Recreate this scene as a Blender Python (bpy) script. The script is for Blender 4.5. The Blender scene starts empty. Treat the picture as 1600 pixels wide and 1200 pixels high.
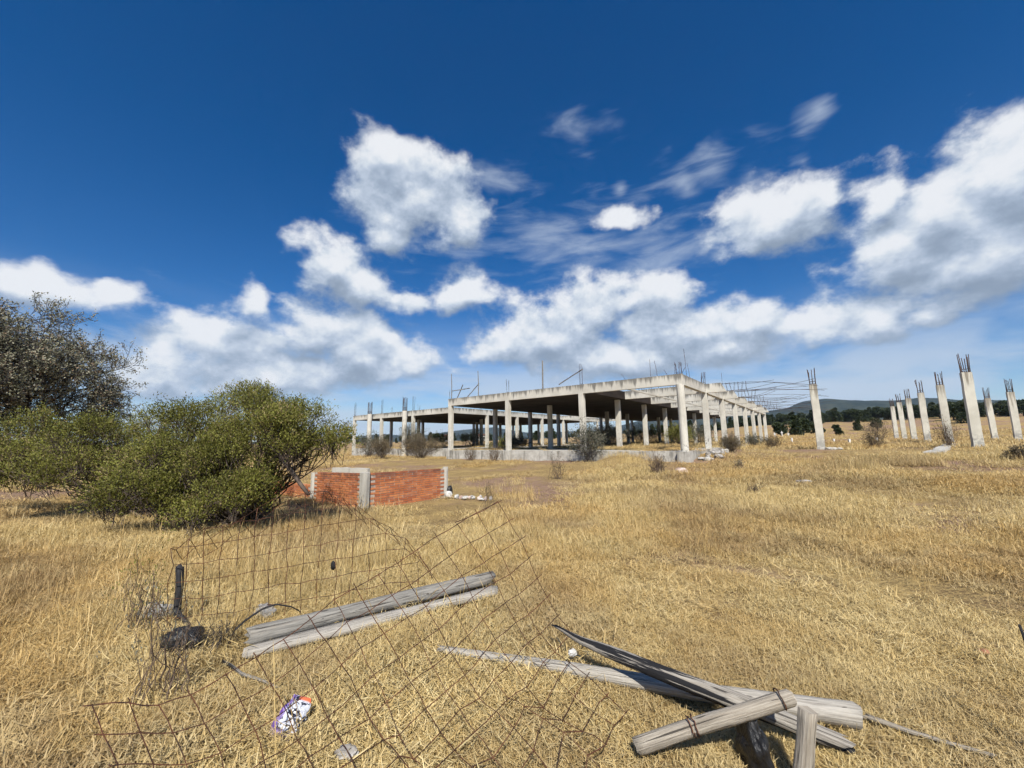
import bpy, math, random
import numpy as np
from mathutils import Matrix, Vector

S = bpy.context.scene
COL = S.collection
rnd = random.Random(7)
rng = np.random.default_rng(11)

# ------------------------------------------------------------------ camera
EYE = 1.6
PITCH, ROLL, LENS = 0.1418, -0.0149, 13.889
cam_data = bpy.data.cameras.new('camera')
cam = bpy.data.objects.new('camera', cam_data); COL.objects.link(cam)
cp, sp, cr, sr = math.cos(PITCH), math.sin(PITCH), math.cos(ROLL), math.sin(ROLL)
fwd = Vector((0, cp, sp)); up = Vector((0, -sp, cp)); rt = Vector((1, 0, 0))
rt2 = cr*rt + sr*up; up2 = -sr*rt + cr*up
m3 = Matrix((rt2, up2, -fwd)).transposed()
cam.matrix_world = Matrix.Translation((0, 0, EYE)) @ m3.to_4x4()
cam_data.sensor_width = 36; cam_data.lens = LENS
cam_data.clip_start = 0.05; cam_data.clip_end = 60000
S.camera = cam

# ------------------------------------------------------------------ light
SUN_EL, SUN_AZ = math.radians(48), math.radians(176)      # azimuth from +Y towards +X: behind the camera
sd = Vector((math.sin(SUN_AZ)*math.cos(SUN_EL), math.cos(SUN_AZ)*math.cos(SUN_EL), math.sin(SUN_EL)))
sun_data = bpy.data.lights.new('sun', 'SUN'); sun_data.energy = 5.0; sun_data.angle = math.radians(0.53)
sun_data.color = (1.0, 0.95, 0.86)
sun = bpy.data.objects.new('sun', sun_data); COL.objects.link(sun)
sun.rotation_euler = sd.to_track_quat('Z', 'Y').to_euler(); sun.location = (0, -20, 40)

S.view_settings.view_transform = 'Standard'; S.view_settings.look = 'None'
S.view_settings.exposure = 0.38; S.view_settings.gamma = 1.0; S.view_settings.use_curve_mapping = False
S.cycles.use_denoising = True; S.cycles.use_adaptive_sampling = True; S.cycles.adaptive_threshold = 0.03
S.cycles.max_bounces = 4; S.cycles.diffuse_bounces = 1; S.cycles.transmission_bounces = 3; S.cycles.transparent_max_bounces = 8

# ------------------------------------------------------------------ node helpers
class NT:
    def __init__(s, nt): s.nt = nt
    def n(s, t, **kw):
        nd = s.nt.nodes.new(t)
        for k, v in kw.items(): setattr(nd, k, v)
        return nd
    def l(s, a, b): s.nt.links.new(a, b)
    def put(s, sock, v):
        if isinstance(v, bpy.types.NodeSocket): s.l(v, sock)
        else: sock.default_value = v
    def math(s, op, a, b=None, c=None, clamp=False):
        nd = s.n('ShaderNodeMath', operation=op, use_clamp=clamp)
        s.put(nd.inputs[0], a)
        if b is not None: s.put(nd.inputs[1], b)
        if c is not None: s.put(nd.inputs[2], c)
        return nd.outputs[0]
    def vmath(s, op, a, b=None, c=None, out=0):
        nd = s.n('ShaderNodeVectorMath', operation=op)
        s.put(nd.inputs[0], a)
        if b is not None: s.put(nd.inputs[1], b)
        if c is not None: s.put(nd.inputs[2], c)
        return nd.outputs[out]
    def noise(s, vec, scale, detail=4, rough=0.55, dist=0.0, out='Fac', dim='3D'):
        nd = s.n('ShaderNodeTexNoise', noise_dimensions=dim)
        if vec is not None: s.l(vec, nd.inputs['Vector'])
        nd.inputs['Scale'].default_value = scale; nd.inputs['Detail'].default_value = detail
        nd.inputs['Roughness'].default_value = rough; nd.inputs['Distortion'].default_value = dist
        return nd.outputs[out]
    def mapr(s, v, a, b, c=0.0, d=1.0, kind='SMOOTHSTEP'):
        nd = s.n('ShaderNodeMapRange', interpolation_type=kind)
        s.put(nd.inputs['Value'], v)
        nd.inputs['From Min'].default_value = a; nd.inputs['From Max'].default_value = b
        nd.inputs['To Min'].default_value = c; nd.inputs['To Max'].default_value = d
        return nd.outputs['Result']
    def mix(s, f, a, b, mode='MIX'):
        nd = s.n('ShaderNodeMix', data_type='RGBA', blend_type=mode)
        s.put(nd.inputs[0], f)
        for sock, v in ((nd.inputs[6], a), (nd.inputs[7], b)):
            if isinstance(v, tuple) and len(v) == 3: v = (*v, 1)
            s.put(sock, v)
        return nd.outputs[2]
    def ramp(s, f, stops):
        nd = s.n('ShaderNodeValToRGB'); s.put(nd.inputs[0], f)
        e = nd.color_ramp.elements
        while len(e) < len(stops): e.new(0.5)
        for el, (pos, c) in zip(e, stops):
            el.position = pos; el.color = (*c, 1)
        return nd.outputs[0]
    def scale(s, vec, sc):
        nd = s.n('ShaderNodeMapping'); s.l(vec, nd.inputs['Vector']); nd.inputs['Scale'].default_value = sc
        return nd.outputs[0]
    def bump(s, h, strength, dist):
        nd = s.n('ShaderNodeBump'); s.l(h, nd.inputs['Height'])
        nd.inputs['Strength'].default_value = strength; nd.inputs['Distance'].default_value = dist
        return nd.outputs[0]

MATS = {}
def material(name, fn, rough=0.85, spec=0.25):
    m = bpy.data.materials.new(name); m.use_nodes = True
    t = NT(m.node_tree); b = m.node_tree.nodes['Principled BSDF']
    b.inputs['Roughness'].default_value = rough
    b.inputs['Specular IOR Level'].default_value = spec
    fn(t, b)
    MATS[name] = m
    return m
def put_col(t, b, c): t.put(b.inputs['Base Color'], c if not (isinstance(c, tuple) and len(c) == 3) else (*c, 1))

# ------------------------------------------------------------------ world: sky and clouds
W = bpy.data.worlds.new('World'); S.world = W; W.use_nodes = True
wt = NT(W.node_tree); W.node_tree.nodes.clear()
sky = wt.n('ShaderNodeTexSky', sky_type='NISHITA', sun_disc=False)
sky.sun_elevation = SUN_EL; sky.sun_rotation = SUN_AZ
sky.altitude = 1500; sky.air_density = 1.0; sky.dust_density = 0.8; sky.ozone_density = 1.6
# (azimuth, elevation, half width, half height) in degrees: the cumulus heaps
BLOBS = [(-17.48, 36.56, 5.38, 3.3), (-13.88, 33.05, 8.95, 4.08), (-8.04, 30.42, 6.04, 3.0), (-18.82, 28.66, 3.56, 3.09), (-26.22, 23.65, 4.59, 3.26), (-21.14, 21.14, 5.24, 3.46), (-17.18, 19.6, 3.7, 1.54), (-7.51, 21.28, 3.81, 2.27), (-34.88, 16.73, 1.7, 2.39), (-28.81, 15.04, 5.75, 3.53), (-21.66, 13.22, 6.98, 3.93), (-15.62, 10.92, 5.42, 2.85), (-37.34, 11.46, 5.44, 2.8), (-42.04, 9.76, 3.57, 2.63), (-32.01, 8.93, 11.56, 2.68), (-42.87, 7.24, 3.55, 2.04), (-51.1, 15.34, 2.71, 1.74), (-45.04, 14.69, 2.23, 1.3), (-48.48, 14.2, 2.57, 1.35), (19.69, 19.09, 6.83, 3.53), (12.5, 18.53, 6.4, 3.94), (22.73, 14.46, 10.5, 4.21), (3.92, 14.96, 8.95, 4.19), (31.13, 14.13, 4.62, 3.45), (-2.3, 13.24, 5.2, 2.02), (14.87, 11.68, 13.07, 2.5), (38.84, 13.13, 5.23, 2.58), (44.47, 12.3, 3.91, 2.38), (48.76, 11.36, 1.25, 0.86), (28.71, 11.23, 8.73, 2.11), (36.1, 25.78, 6.0, 3.66), (40.6, 26.15, 2.08, 1.66), (33.18, 24.44, 3.81, 2.0), (53.81, 22.5, 3.54, 4.4), (49.22, 22.02, 4.07, 3.44), (46.02, 19.16, 5.48, 3.73), (51.92, 17.03, 6.05, 4.21), (45.47, 24.81, 2.46, 2.4), (57.75, 19.13, 4.62, 5.79), (16.98, 29.18, 3.2, 1.2)]
rb = random.Random(5)
for k in range(10):                              # the same kind of sky goes on all round
    a = 66 + k*(228/10) + rb.uniform(-5, 5); e = rb.uniform(10, 32); w = rb.uniform(5, 11)
    if a > 180: a -= 360
    BLOBS.append((a, e, w, w*0.45))
WISPS = [(24.95, 31.57, 3.0, 2.8), (29.57, 32.75, 4.6, 2.0), (34.31, 31.36, 3.2, 1.4), (10.45, 39.5, 4.2, 1.6), (40.26, 30.7, 1.6, 1.4),
         (16.6, 32.96, 1.2, 1.1), (41.62, 33.84, 1.6, 1.2), (6.0, 26.5, 17.0, 4.5), (20.0, 24.0, 9.0, 3.0), (-2.0, 35.0, 5.0, 1.6), (30, 8, 40, 4), (-40, 8, 34, 5), (0, 7, 30, 3.5), (70, 8, 40, 5), (-90, 9, 40, 5), (140, 8, 50, 5), (-150, 8, 50, 5)]

def blob_group(name, blobs, k):
    g = bpy.data.node_groups.new(name, 'ShaderNodeTree')
    g.interface.new_socket('Vector', in_out='INPUT', socket_type='NodeSocketVector')
    g.interface.new_socket('Field', in_out='OUTPUT', socket_type='NodeSocketFloat')
    t = NT(g); gi = t.n('NodeGroupInput'); go = t.n('NodeGroupOutput')
    acc = None
    for a, e, w, h in blobs:
        w *= 1.34; h *= 1.36
        v = t.vmath('MULTIPLY_ADD', gi.outputs[0], (1/w, 1/h, 0), (-a/w, -e/h, 0))
        ln = t.vmath('LENGTH', v, out=1)
        acc = ln if acc is None else t.math('SMOOTH_MIN', acc, ln, k)
    t.l(t.math('SUBTRACT', 1.0, acc), go.inputs[0])
    return g
tc = wt.n('ShaderNodeTexCoord'); dirv = tc.outputs['Generated']
sepd = wt.n('ShaderNodeSeparateXYZ'); wt.l(dirv, sepd.inputs[0])
az = wt.math('MULTIPLY', wt.math('ARCTAN2', sepd.outputs[0], sepd.outputs[1]), 180/math.pi)
el = wt.math('MULTIPLY', wt.math('ARCSINE', sepd.outputs[2]), 180/math.pi)
comb = wt.n('ShaderNodeCombineXYZ'); wt.l(az, comb.inputs[0]); wt.l(el, comb.inputs[1])
flat = wt.scale(dirv, (1, 1, 1.35))
warp = wt.vmath('MULTIPLY', wt.vmath('SUBTRACT', wt.noise(flat, 5.5, 3, 0.5, out='Color'), (0.5, 0.5, 0.5)), (8.0, 6.0, 0))
pos = wt.vmath('ADD', comb.outputs[0], warp)
G = blob_group('cumulus_field', BLOBS, 0.40)
def field(v):
    nd = wt.n('ShaderNodeGroup'); nd.node_tree = G; wt.l(v, nd.inputs[0]); return nd.outputs[0]
F0 = field(pos)
F1 = field(wt.vmath('ADD', pos, (-0.5, 3.4, 0)))
fb = wt.noise(flat, 9.0, 9, 0.60)
fbU = wt.noise(wt.vmath('ADD', flat, (0.006, 0.0, 0.036)), 9.0, 5, 0.58)
dens = wt.math('ADD', F0, wt.math('MULTIPLY', wt.math('SUBTRACT', fb, 0.5), 2.0))
alpha = wt.math('MULTIPLY', wt.mapr(dens, -0.04, 0.50), 0.96)
lit = wt.math('ADD', wt.math('MULTIPLY', wt.math('SUBTRACT', F0, F1), 0.85), wt.math('MULTIPLY', wt.math('SUBTRACT', fb, fbU), 2.1))
shade = wt.mapr(lit, -0.62, 0.62)
ccol = wt.ramp(shade, [(0.0, (0.29, 0.36, 0.46)), (0.32, (0.40, 0.48, 0.60)), (0.62, (0.55, 0.63, 0.75)), (0.85, (0.73, 0.79, 0.86)), (1.0, (0.90, 0.92, 0.95))])
# thin streaked cloud
G2 = blob_group('wisp_field', WISPS, 0.3)
nd = wt.n('ShaderNodeGroup'); nd.node_tree = G2; wt.l(pos, nd.inputs[0]); FW = nd.outputs[0]
stretch = wt.n('ShaderNodeMapping'); wt.l(dirv, stretch.inputs['Vector']); stretch.inputs['Rotation'].default_value = (0, 0.35, 0.2); stretch.inputs['Scale'].default_value = (1.0, 1.0, 4.0)
wn = wt.noise(stretch.outputs[0], 6, 6, 0.55, 0.4)
aw = wt.math('MULTIPLY', wt.mapr(wt.math('ADD', wt.math('MULTIPLY', FW, 0.55), wt.math('MULTIPLY', wt.math('SUBTRACT', wn, 0.5), 2.0)), 0.0, 0.95), 0.62)
lowb = wt.math('MULTIPLY', wt.mapr(el, 19.0, 4.0), wt.mapr(wt.noise(stretch.outputs[0], 3.2, 5, 0.55, 0.3), 0.32, 0.62))
aw = wt.math('MAXIMUM', aw, wt.math('MULTIPLY', lowb, 0.88))
hsv = wt.n('ShaderNodeHueSaturation'); wt.l(sky.outputs[0], hsv.inputs['Color']); hsv.inputs['Saturation'].default_value = 1.46; hsv.inputs['Hue'].default_value = 0.507
bgs = wt.n('ShaderNodeBackground'); wt.l(hsv.outputs[0], bgs.inputs[0]); bgs.inputs[1].default_value = 0.086
bgw = wt.n('ShaderNodeBackground'); bgw.inputs[0].default_value = (0.62, 0.71, 0.83, 1); bgw.inputs[1].default_value = 0.74
bgc = wt.n('ShaderNodeBackground'); wt.l(ccol, bgc.inputs[0]); bgc.inputs[1].default_value = 0.76
m1 = wt.n('ShaderNodeMixShader'); wt.l(aw, m1.inputs[0]); wt.l(bgs.outputs[0], m1.inputs[1]); wt.l(bgw.outputs[0], m1.inputs[2])
m2 = wt.n('ShaderNodeMixShader'); wt.l(alpha, m2.inputs[0]); wt.l(m1.outputs[0], m2.inputs[1]); wt.l(bgc.outputs[0], m2.inputs[2])
wo = wt.n('ShaderNodeOutputWorld'); wt.l(m2.outputs[0], wo.inputs['Surface'])
W.cycles.sampling_method = 'MANUAL'; W.cycles.sample_map_resolution = 512

# ------------------------------------------------------------------ object helpers
def tag(o, label=None, cat=None, group=None, kind=None):
    if label: o['label'] = label
    if cat: o['category'] = cat
    if group: o['group'] = group
    if kind or cat: o['kind'] = kind or 'thing'
    return o
def empty(name, loc, label=None, cat=None, group=None, kind=None):
    o = bpy.data.objects.new(name, None); o.location = loc; o.empty_display_size = 0.2
    COL.objects.link(o); return tag(o, label, cat, group, kind)
def mesh_data(name, V, F, mat=None, smooth=False):
    """V (n,3); F a list of index tuples or an (m,k) array"""
    me = bpy.data.meshes.new(name)
    V = np.asarray(V, dtype=np.float32).reshape(-1, 3)
    if isinstance(F, np.ndarray):
        m, k = F.shape
        me.vertices.add(len(V)); me.vertices.foreach_set('co', V.ravel())
        me.loops.add(m*k); me.loops.foreach_set('vertex_index', F.astype(np.int32).ravel())
        me.polygons.add(m)
        me.polygons.foreach_set('loop_start', np.arange(0, m*k, k, dtype=np.int32))
        me.polygons.foreach_set('loop_total', np.full(m, k, dtype=np.int32))
        me.update(calc_edges=True)
    else:
        me.from_pydata(V.tolist(), [], F); me.update()
    if smooth: me.polygons.foreach_set('use_smooth', np.ones(len(me.polygons), dtype=bool))
    if mat: me.materials.append(MATS[mat])
    return me
def obj(name, me, parent=None, loc=None):
    o = bpy.data.objects.new(name, me); COL.objects.link(o)
    if parent is not None: o.parent = parent
    if loc is not None: o.location = loc
    return o
class MB:
    def __init__(s): s.V = []; s.F = []
    def add(s, V, F):
        b = len(s.V); s.V += [tuple(v) for v in V]; s.F += [tuple(i+b for i in f) for f in F]; return s
    def prism(s, P, z0, z1, top=None):
        """P: plan polygon counter-clockwise"""
        n = len(P); top = top or P
        V = [(x, y, z0) for x, y in P] + [(x, y, z1) for x, y in top]
        F = [tuple(range(n-1, -1, -1)), tuple(range(n, 2*n))] + [(i, (i+1) % n, n+(i+1) % n, n+i) for i in range(n)]
        return s.add(V, F)
    def hexa(s, c8):
        return s.add(c8, [(3, 2, 1, 0), (4, 5, 6, 7), (0, 1, 5, 4), (1, 2, 6, 5), (2, 3, 7, 6), (3, 0, 4, 7)])
    def tube(s, pts, rad, sides=5, cap=True):
        V, F = tube(pts, rad, sides, cap); return s.add(V, F)
    def data(s, name, mat, smooth=False): return mesh_data(name, s.V, s.F, mat, smooth)
    def obj(s, name, mat, parent=None, loc=None, smooth=False): return obj(name, s.data(name, mat, smooth), parent, loc)
def tube(pts, rad, sides=5, cap=True, jitter=0.0):
    pts = [Vector(p) for p in pts]; n = len(pts)
    if not hasattr(rad, '__len__'): rad = [rad]*n
    V = []; F = []; ref = None
    for i, p in enumerate(pts):
        d = (pts[min(i+1, n-1)] - pts[max(i-1, 0)])
        d = d.normalized() if d.length > 1e-9 else Vector((0, 0, 1))
        if ref is None: ref = d.orthogonal().normalized()
        ref = (ref - d*ref.dot(d)); ref = ref.normalized() if ref.length > 1e-6 else d.orthogonal().normalized()
        b = d.cross(ref)
        for k in range(sides):
            a = 2*math.pi*k/sides; r = rad[i]*(1 + jitter*rnd.uniform(-1, 1))
            V.append(p + ref*(r*math.cos(a)) + b*(r*math.sin(a)))
    for i in range(n-1):
        for k in range(sides):
            F.append((i*sides+k, i*sides+(k+1) % sides, (i+1)*sides+(k+1) % sides, (i+1)*sides+k))
    if cap and sides > 2:
        F.append(tuple(range(sides-1, -1, -1))); F.append(tuple((n-1)*sides+k for k in range(sides)))
    return V, F

# value noise for placing things
_tab = np.random.default_rng(3).random((256, 256))
def vnoise(x, y):
    x = np.asarray(x, float); y = np.asarray(y, float)
    xi = np.floor(x).astype(int); yi = np.floor(y).astype(int); fx = x-xi; fy = y-yi
    fx = fx*fx*(3-2*fx); fy = fy*fy*(3-2*fy)
    g = lambda a, b: _tab[a & 255, b & 255]
    return (g(xi, yi)*(1-fx)+g(xi+1, yi)*fx)*(1-fy) + (g(xi, yi+1)*(1-fx)+g(xi+1, yi+1)*fx)*fy
def fbm(x, y, o=3):
    r = 0; a = 0.5; t = 0
    for k in range(o): r = r + a*vnoise(x*2**k+17*k, y*2**k+5*k); t += a; a *= 0.5
    return r/t

# ------------------------------------------------------------------ materials
def m_concrete(t, b, tint=(0.50, 0.475, 0.42), dirt=1.0):
    g = t.n('ShaderNodeNewGeometry'); p = g.outputs['Position']
    n1 = t.noise(p, 0.9, 5, 0.6); n2 = t.noise(p, 7, 5, 0.65)
    streak = t.noise(t.scale(p, (5.5, 5.5, 0.35)), 1.0, 4, 0.6)
    oi = t.n('ShaderNodeObjectInfo')
    c = t.mix(t.mapr(n1, 0.3, 0.7), tuple(x*0.80 for x in tint), tuple(x*1.12 for x in tint))
    c = t.mix(t.math('MULTIPLY', t.mapr(streak, 0.52, 0.72), 0.55*dirt), c, (0.17, 0.16, 0.14))
    c = t.mix(t.math('MULTIPLY', t.mapr(n2, 0.55, 0.75), 0.25), c, (0.27, 0.25, 0.21))
    c = t.mix(t.math('MULTIPLY', t.math('SUBTRACT', oi.outputs['Random'], 0.5), 0.25), c, (0.3, 0.28, 0.25))
    put_col(t, b, c)
    t.l(t.bump(t.noise(p, 35, 4), 0.4, 0.02), b.inputs['Normal'])
material('concrete', m_concrete, 0.9)
material('concrete_pale', lambda t, b: m_concrete(t, b, (0.58, 0.56, 0.50), 0.5), 0.9)
def m_plinth(t, b):
    g = t.n('ShaderNodeNewGeometry'); p = g.outputs['Position']
    streak = t.noise(t.scale(p, (3.0, 3.0, 0.3)), 1.3, 5, 0.65); n2 = t.noise(p, 3, 6, 0.65)
    c = t.mix(t.mapr(n2, 0.3, 0.7), (0.34, 0.32, 0.28), (0.55, 0.53, 0.48))
    c = t.mix(t.math('MULTIPLY', t.mapr(streak, 0.48, 0.66), 0.75), c, (0.14, 0.135, 0.12))
    put_col(t, b, c); t.l(t.bump(t.noise(p, 25, 4), 0.5, 0.02), b.inputs['Normal'])
material('plinth_concrete', m_plinth, 0.92)
def m_beam(t, b):            # rain streaks run down from the top edge of the beams
    g = t.n('ShaderNodeNewGeometry'); p = g.outputs['Position']
    sx = t.n('ShaderNodeSeparateXYZ'); t.l(p, sx.inputs[0])
    n1 = t.noise(p, 0.7, 5, 0.6)
    streak = t.noise(t.scale(p, (4.5, 4.5, 0.15)), 1.0, 5, 0.7)
    reach = t.math('ADD', t.mapr(sx.outputs[2], 4.30, 4.83, 0.0, 0.30, 'LINEAR'), streak)
    c = t.mix(t.mapr(n1, 0.3, 0.7), (0.47, 0.445, 0.385), (0.62, 0.595, 0.525))
    c = t.mix(t.math('MULTIPLY', t.mapr(reach, 0.62, 0.80), 0.80), c, (0.11, 0.105, 0.095))
    put_col(t, b, c); t.l(t.bump(t.noise(p, 30, 4), 0.4, 0.02), b.inputs['Normal'])
material('beam_concrete', m_beam, 0.9)
def m_column(t, b):
    g = t.n('ShaderNodeNewGeometry'); p = g.outputs['Position']
    sx = t.n('ShaderNodeSeparateXYZ'); t.l(p, sx.inputs[0])
    n1 = t.noise(p, 1.2, 5, 0.6); streak = t.noise(t.scale(p, (6, 6, 0.25)), 1.0, 4, 0.6)
    c = t.mix(t.mapr(n1, 0.3, 0.7), (0.49, 0.465, 0.40), (0.62, 0.595, 0.52))
    c = t.mix(t.math('MULTIPLY', t.mapr(streak, 0.55, 0.75), 0.45), c, (0.2, 0.19, 0.165))
    # pale lime crust and peeling near the foot
    foot = t.math('MULTIPLY', t.mapr(sx.outputs[2], 2.4, 1.2, 0, 1, 'LINEAR'), t.mapr(t.noise(p, 5.5, 5, 0.7), 0.52, 0.6))
    c = t.mix(t.math('MULTIPLY', foot, 0.8), c, t.mix(t.mapr(t.noise(p, 9, 3), 0.45, 0.55), (0.12, 0.115, 0.10), (0.68, 0.67, 0.63)))
    put_col(t, b, c); t.l(t.bump(t.noise(p, 30, 4), 0.4, 0.02), b.inputs['Normal'])
material('column_concrete', m_column, 0.9)
def m_pillar(t, b):
    tcn = t.n('ShaderNodeTexCoord'); p = tcn.outputs['Object']; g = t.n('ShaderNodeNewGeometry')
    sx = t.n('ShaderNodeSeparateXYZ'); t.l(p, sx.inputs[0]); oi = t.n('ShaderNodeObjectInfo')
    q = t.vmath('ADD', p, t.vmath('SCALE', (1, 1, 1), None)) if False else g.outputs['Position']
    n1 = t.noise(q, 1.4, 5, 0.6); streak = t.noise(t.scale(q, (7, 7, 0.3)), 1.0, 4, 0.6)
    c = t.mix(t.mapr(n1, 0.3, 0.7), (0.52, 0.495, 0.415), (0.65, 0.625, 0.535))
    topst = t.math('ADD', t.mapr(sx.outputs[2], 2.3, 3.75, 0.0, 0.28, 'LINEAR'), streak)
    c = t.mix(t.math('MULTIPLY', t.mapr(topst, 0.64, 0.82), 0.7), c, (0.15, 0.12, 0.085))
    foot = t.math('MULTIPLY', t.mapr(sx.outputs[2], 0.95, 0.45, 0, 1, 'LINEAR'), t.mapr(t.noise(q, 3, 5, 0.7), 0.42, 0.55))
    c = t.mix(t.math('MULTIPLY', foot, 0.65), c, (0.23, 0.225, 0.21))
    put_col(t, b, c); t.l(t.bump(t.noise(q, 30, 4), 0.4, 0.015), b.inputs['Normal'])
material('pillar_concrete', m_pillar, 0.9)
def m_rust(t, b):
    g = t.n('ShaderNodeNewGeometry'); p = g.outputs['Position']
    put_col(t, b, t.mix(t.mapr(t.noise(p, 12, 4), 0.35, 0.65), (0.035, 0.018, 0.012), (0.12, 0.048, 0.024)))
material('rusty_steel', m_rust, 0.75, 0.3)
def m_rebar(t, b):
    g = t.n('ShaderNodeNewGeometry'); p = g.outputs['Position']
    put_col(t, b, t.mix(t.mapr(t.noise(p, 3, 4), 0.35, 0.65), (0.045, 0.035, 0.032), (0.11, 0.065, 0.045)))
material('dark_rebar', m_rebar, 0.75, 0.3)
def m_wood(t, b, dark=(0.15, 0.125, 0.095), light=(0.46, 0.41, 0.335), char=0.0):
    tcn = t.n('ShaderNodeTexCoord'); p = tcn.outputs['UV']          # u along the grain, v round the timber
    gr = t.noise(t.scale(p, (1.0, 7, 1)), 4.0, 8, 0.68, 0.35)
    cr = t.noise(t.scale(p, (0.8, 9, 1)), 2.6, 4, 0.6, 0.6)
    pat = t.noise(t.scale(p, (1.0, 3.0, 1)), 2.3, 5, 0.6)
    c = t.mix(t.mapr(gr, 0.22, 0.72), dark, light)
    c = t.mix(t.math('MULTIPLY', t.mapr(pat, 0.5, 0.8), 0.6), c, (0.27, 0.22, 0.16))
    crack = t.mapr(cr, 0.60, 0.655)
    c = t.mix(t.math('MULTIPLY', crack, 0.85), c, (0.035, 0.03, 0.026))
    kn = t.noise(t.scale(p, (3.0, 5.0, 1)), 2.4, 2, 0.5, 0.4)
    c = t.mix(t.math('MULTIPLY', t.mapr(kn, 0.68, 0.72), 0.8), c, (0.05, 0.042, 0.035))
    if char:
        c = t.mix(t.mapr(t.noise(t.scale(p, (0.55, 2.6, 1)), 2.2, 4, 0.6), 0.62-char*0.12, 0.65-char*0.12), c, (0.018, 0.018, 0.02))
    put_col(t, b, c)
    h = t.math('SUBTRACT', gr, t.math('MULTIPLY', crack, 0.8))
    t.l(t.bump(h, 0.8, 0.012), b.inputs['Normal'])
material('weathered_wood', m_wood, 0.85)
material('grey_timber', lambda t, b: m_wood(t, b, (0.10, 0.094, 0.083), (0.30, 0.285, 0.255)), 0.85)
material('pale_timber', lambda t, b: m_wood(t, b, (0.20, 0.18, 0.15), (0.50, 0.465, 0.405)), 0.85)
material('scorched_wood', lambda t, b: m_wood(t, b, (0.14, 0.12, 0.10), (0.42, 0.39, 0.34), 1.0), 0.85)
material('burnt_wood', lambda t, b: m_wood(t, b, (0.008, 0.008, 0.009), (0.055, 0.055, 0.06)), 0.8)
def m_brick(t, b):
    oi = t.n('ShaderNodeObjectInfo'); g = t.n('ShaderNodeNewGeometry'); p = g.outputs['Position']
    c = t.ramp(oi.outputs['Random'], [(0.0, (0.36, 0.115, 0.05)), (0.4, (0.49, 0.175, 0.07)), (0.8, (0.58, 0.23, 0.095)), (1.0, (0.40, 0.16, 0.09))])
    c = t.mix(t.math('MULTIPLY', t.mapr(t.noise(p, 9, 5, 0.65), 0.4, 0.72), 0.5), c, (0.22, 0.08, 0.05))
    c = t.mix(t.math('MULTIPLY', t.mapr(t.noise(p, 2.2, 5, 0.65), 0.56, 0.74), 0.55), c, (0.45, 0.36, 0.29))
    sx = t.n('ShaderNodeSeparateXYZ'); t.l(p, sx.inputs[0])
    old = t.math('ADD', t.mapr(sx.outputs[2], 0.50, 0.84, 0.0, 0.35, 'LINEAR'), t.noise(p, 3.5, 5, 0.7))
    c = t.mix(t.math('MULTIPLY', t.mapr(old, 0.66, 0.9), 0.75), c, (0.16, 0.075, 0.055))
    put_col(t, b, c); t.l(t.bump(t.noise(p, 60, 4), 0.5, 0.006), b.inputs['Normal'])
material('red_brick', m_brick, 0.92)
def m_mortar(t, b):
    g = t.n('ShaderNodeNewGeometry'); p = g.outputs['Position']
    put_col(t, b, t.mix(t.mapr(t.noise(p, 6, 5), 0.35, 0.65), (0.30, 0.235, 0.19), (0.52, 0.44, 0.37)))
    t.l(t.bump(t.noise(p, 50, 4), 0.6, 0.01), b.inputs['Normal'])
material('mortar', m_mortar, 0.95)
def m_stone(t, b, a=(0.20, 0.185, 0.17), c2=(0.42, 0.40, 0.37)):
    g = t.n('ShaderNodeNewGeometry'); p = g.outputs['Position']
    put_col(t, b, t.mix(t.mapr(t.noise(p, 8, 5), 0.35, 0.65), a, c2))
    t.l(t.bump(t.noise(p, 30, 4), 0.6, 0.01), b.inputs['Normal'])
material('stone', m_stone, 0.92)
material('pink_stone', lambda t, b: m_stone(t, b, (0.35, 0.25, 0.21), (0.62, 0.52, 0.47)), 0.92)
material('white_stone', lambda t, b: m_stone(t, b, (0.40, 0.39, 0.36), (0.66, 0.65, 0.62)), 0.92)
material('clay_shard', lambda t, b: m_stone(t, b, (0.22, 0.09, 0.05), (0.36, 0.16, 0.10)), 0.92)
def m_plastic(t, b, c=(0.012, 0.012, 0.013)):
    put_col(t, b, c); t.l(t.bump(t.noise(None, 14, 4), 0.5, 0.02), b.inputs['Normal'])
material('black_plastic', m_plastic, 0.42, 0.45)
def m_film(t, b):
    put_col(t, b, (0.80, 0.81, 0.83)); b.inputs['Alpha'].default_value = 0.45
    t.l(t.bump(t.noise(None, 10, 6), 1.0, 0.08), b.inputs['Normal'])
material('clear_film', m_film, 0.25, 0.5)
def m_bag(t, b):
    tcn = t.n('ShaderNodeTexCoord'); p = tcn.outputs['UV']
    n = t.noise(t.scale(p, (1.6, 2.6, 1)), 2.6, 4, 0.6, 0.8)
    sx = t.n('ShaderNodeSeparateXYZ'); t.l(p, sx.inputs[0])
    c = t.ramp(n, [(0.0, (0.02, 0.02, 0.03)), (0.46, (0.025, 0.025, 0.04)), (0.49, (0.50, 0.52, 0.58)), (1.0, (0.70, 0.72, 0.78))])
    edge = t.math('MAXIMUM', t.mapr(sx.outputs[0], 0.30, 0.20), t.mapr(sx.outputs[1], 0.20, 0.12))
    c = t.mix(edge, c, t.mix(t.mapr(t.noise(p, 7, 3), 0.45, 0.55), (0.12, 0.06, 0.26), (0.30, 0.22, 0.48)))
    red = t.math('MULTIPLY', t.mapr(sx.outputs[1], 0.86, 0.92), t.mapr(sx.outputs[0], 0.4, 0.5))
    c = t.mix(red, c, (0.75, 0.16, 0.06))
    put_col(t, b, c)
material('printed_film', m_bag, 0.28, 0.5)
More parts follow.
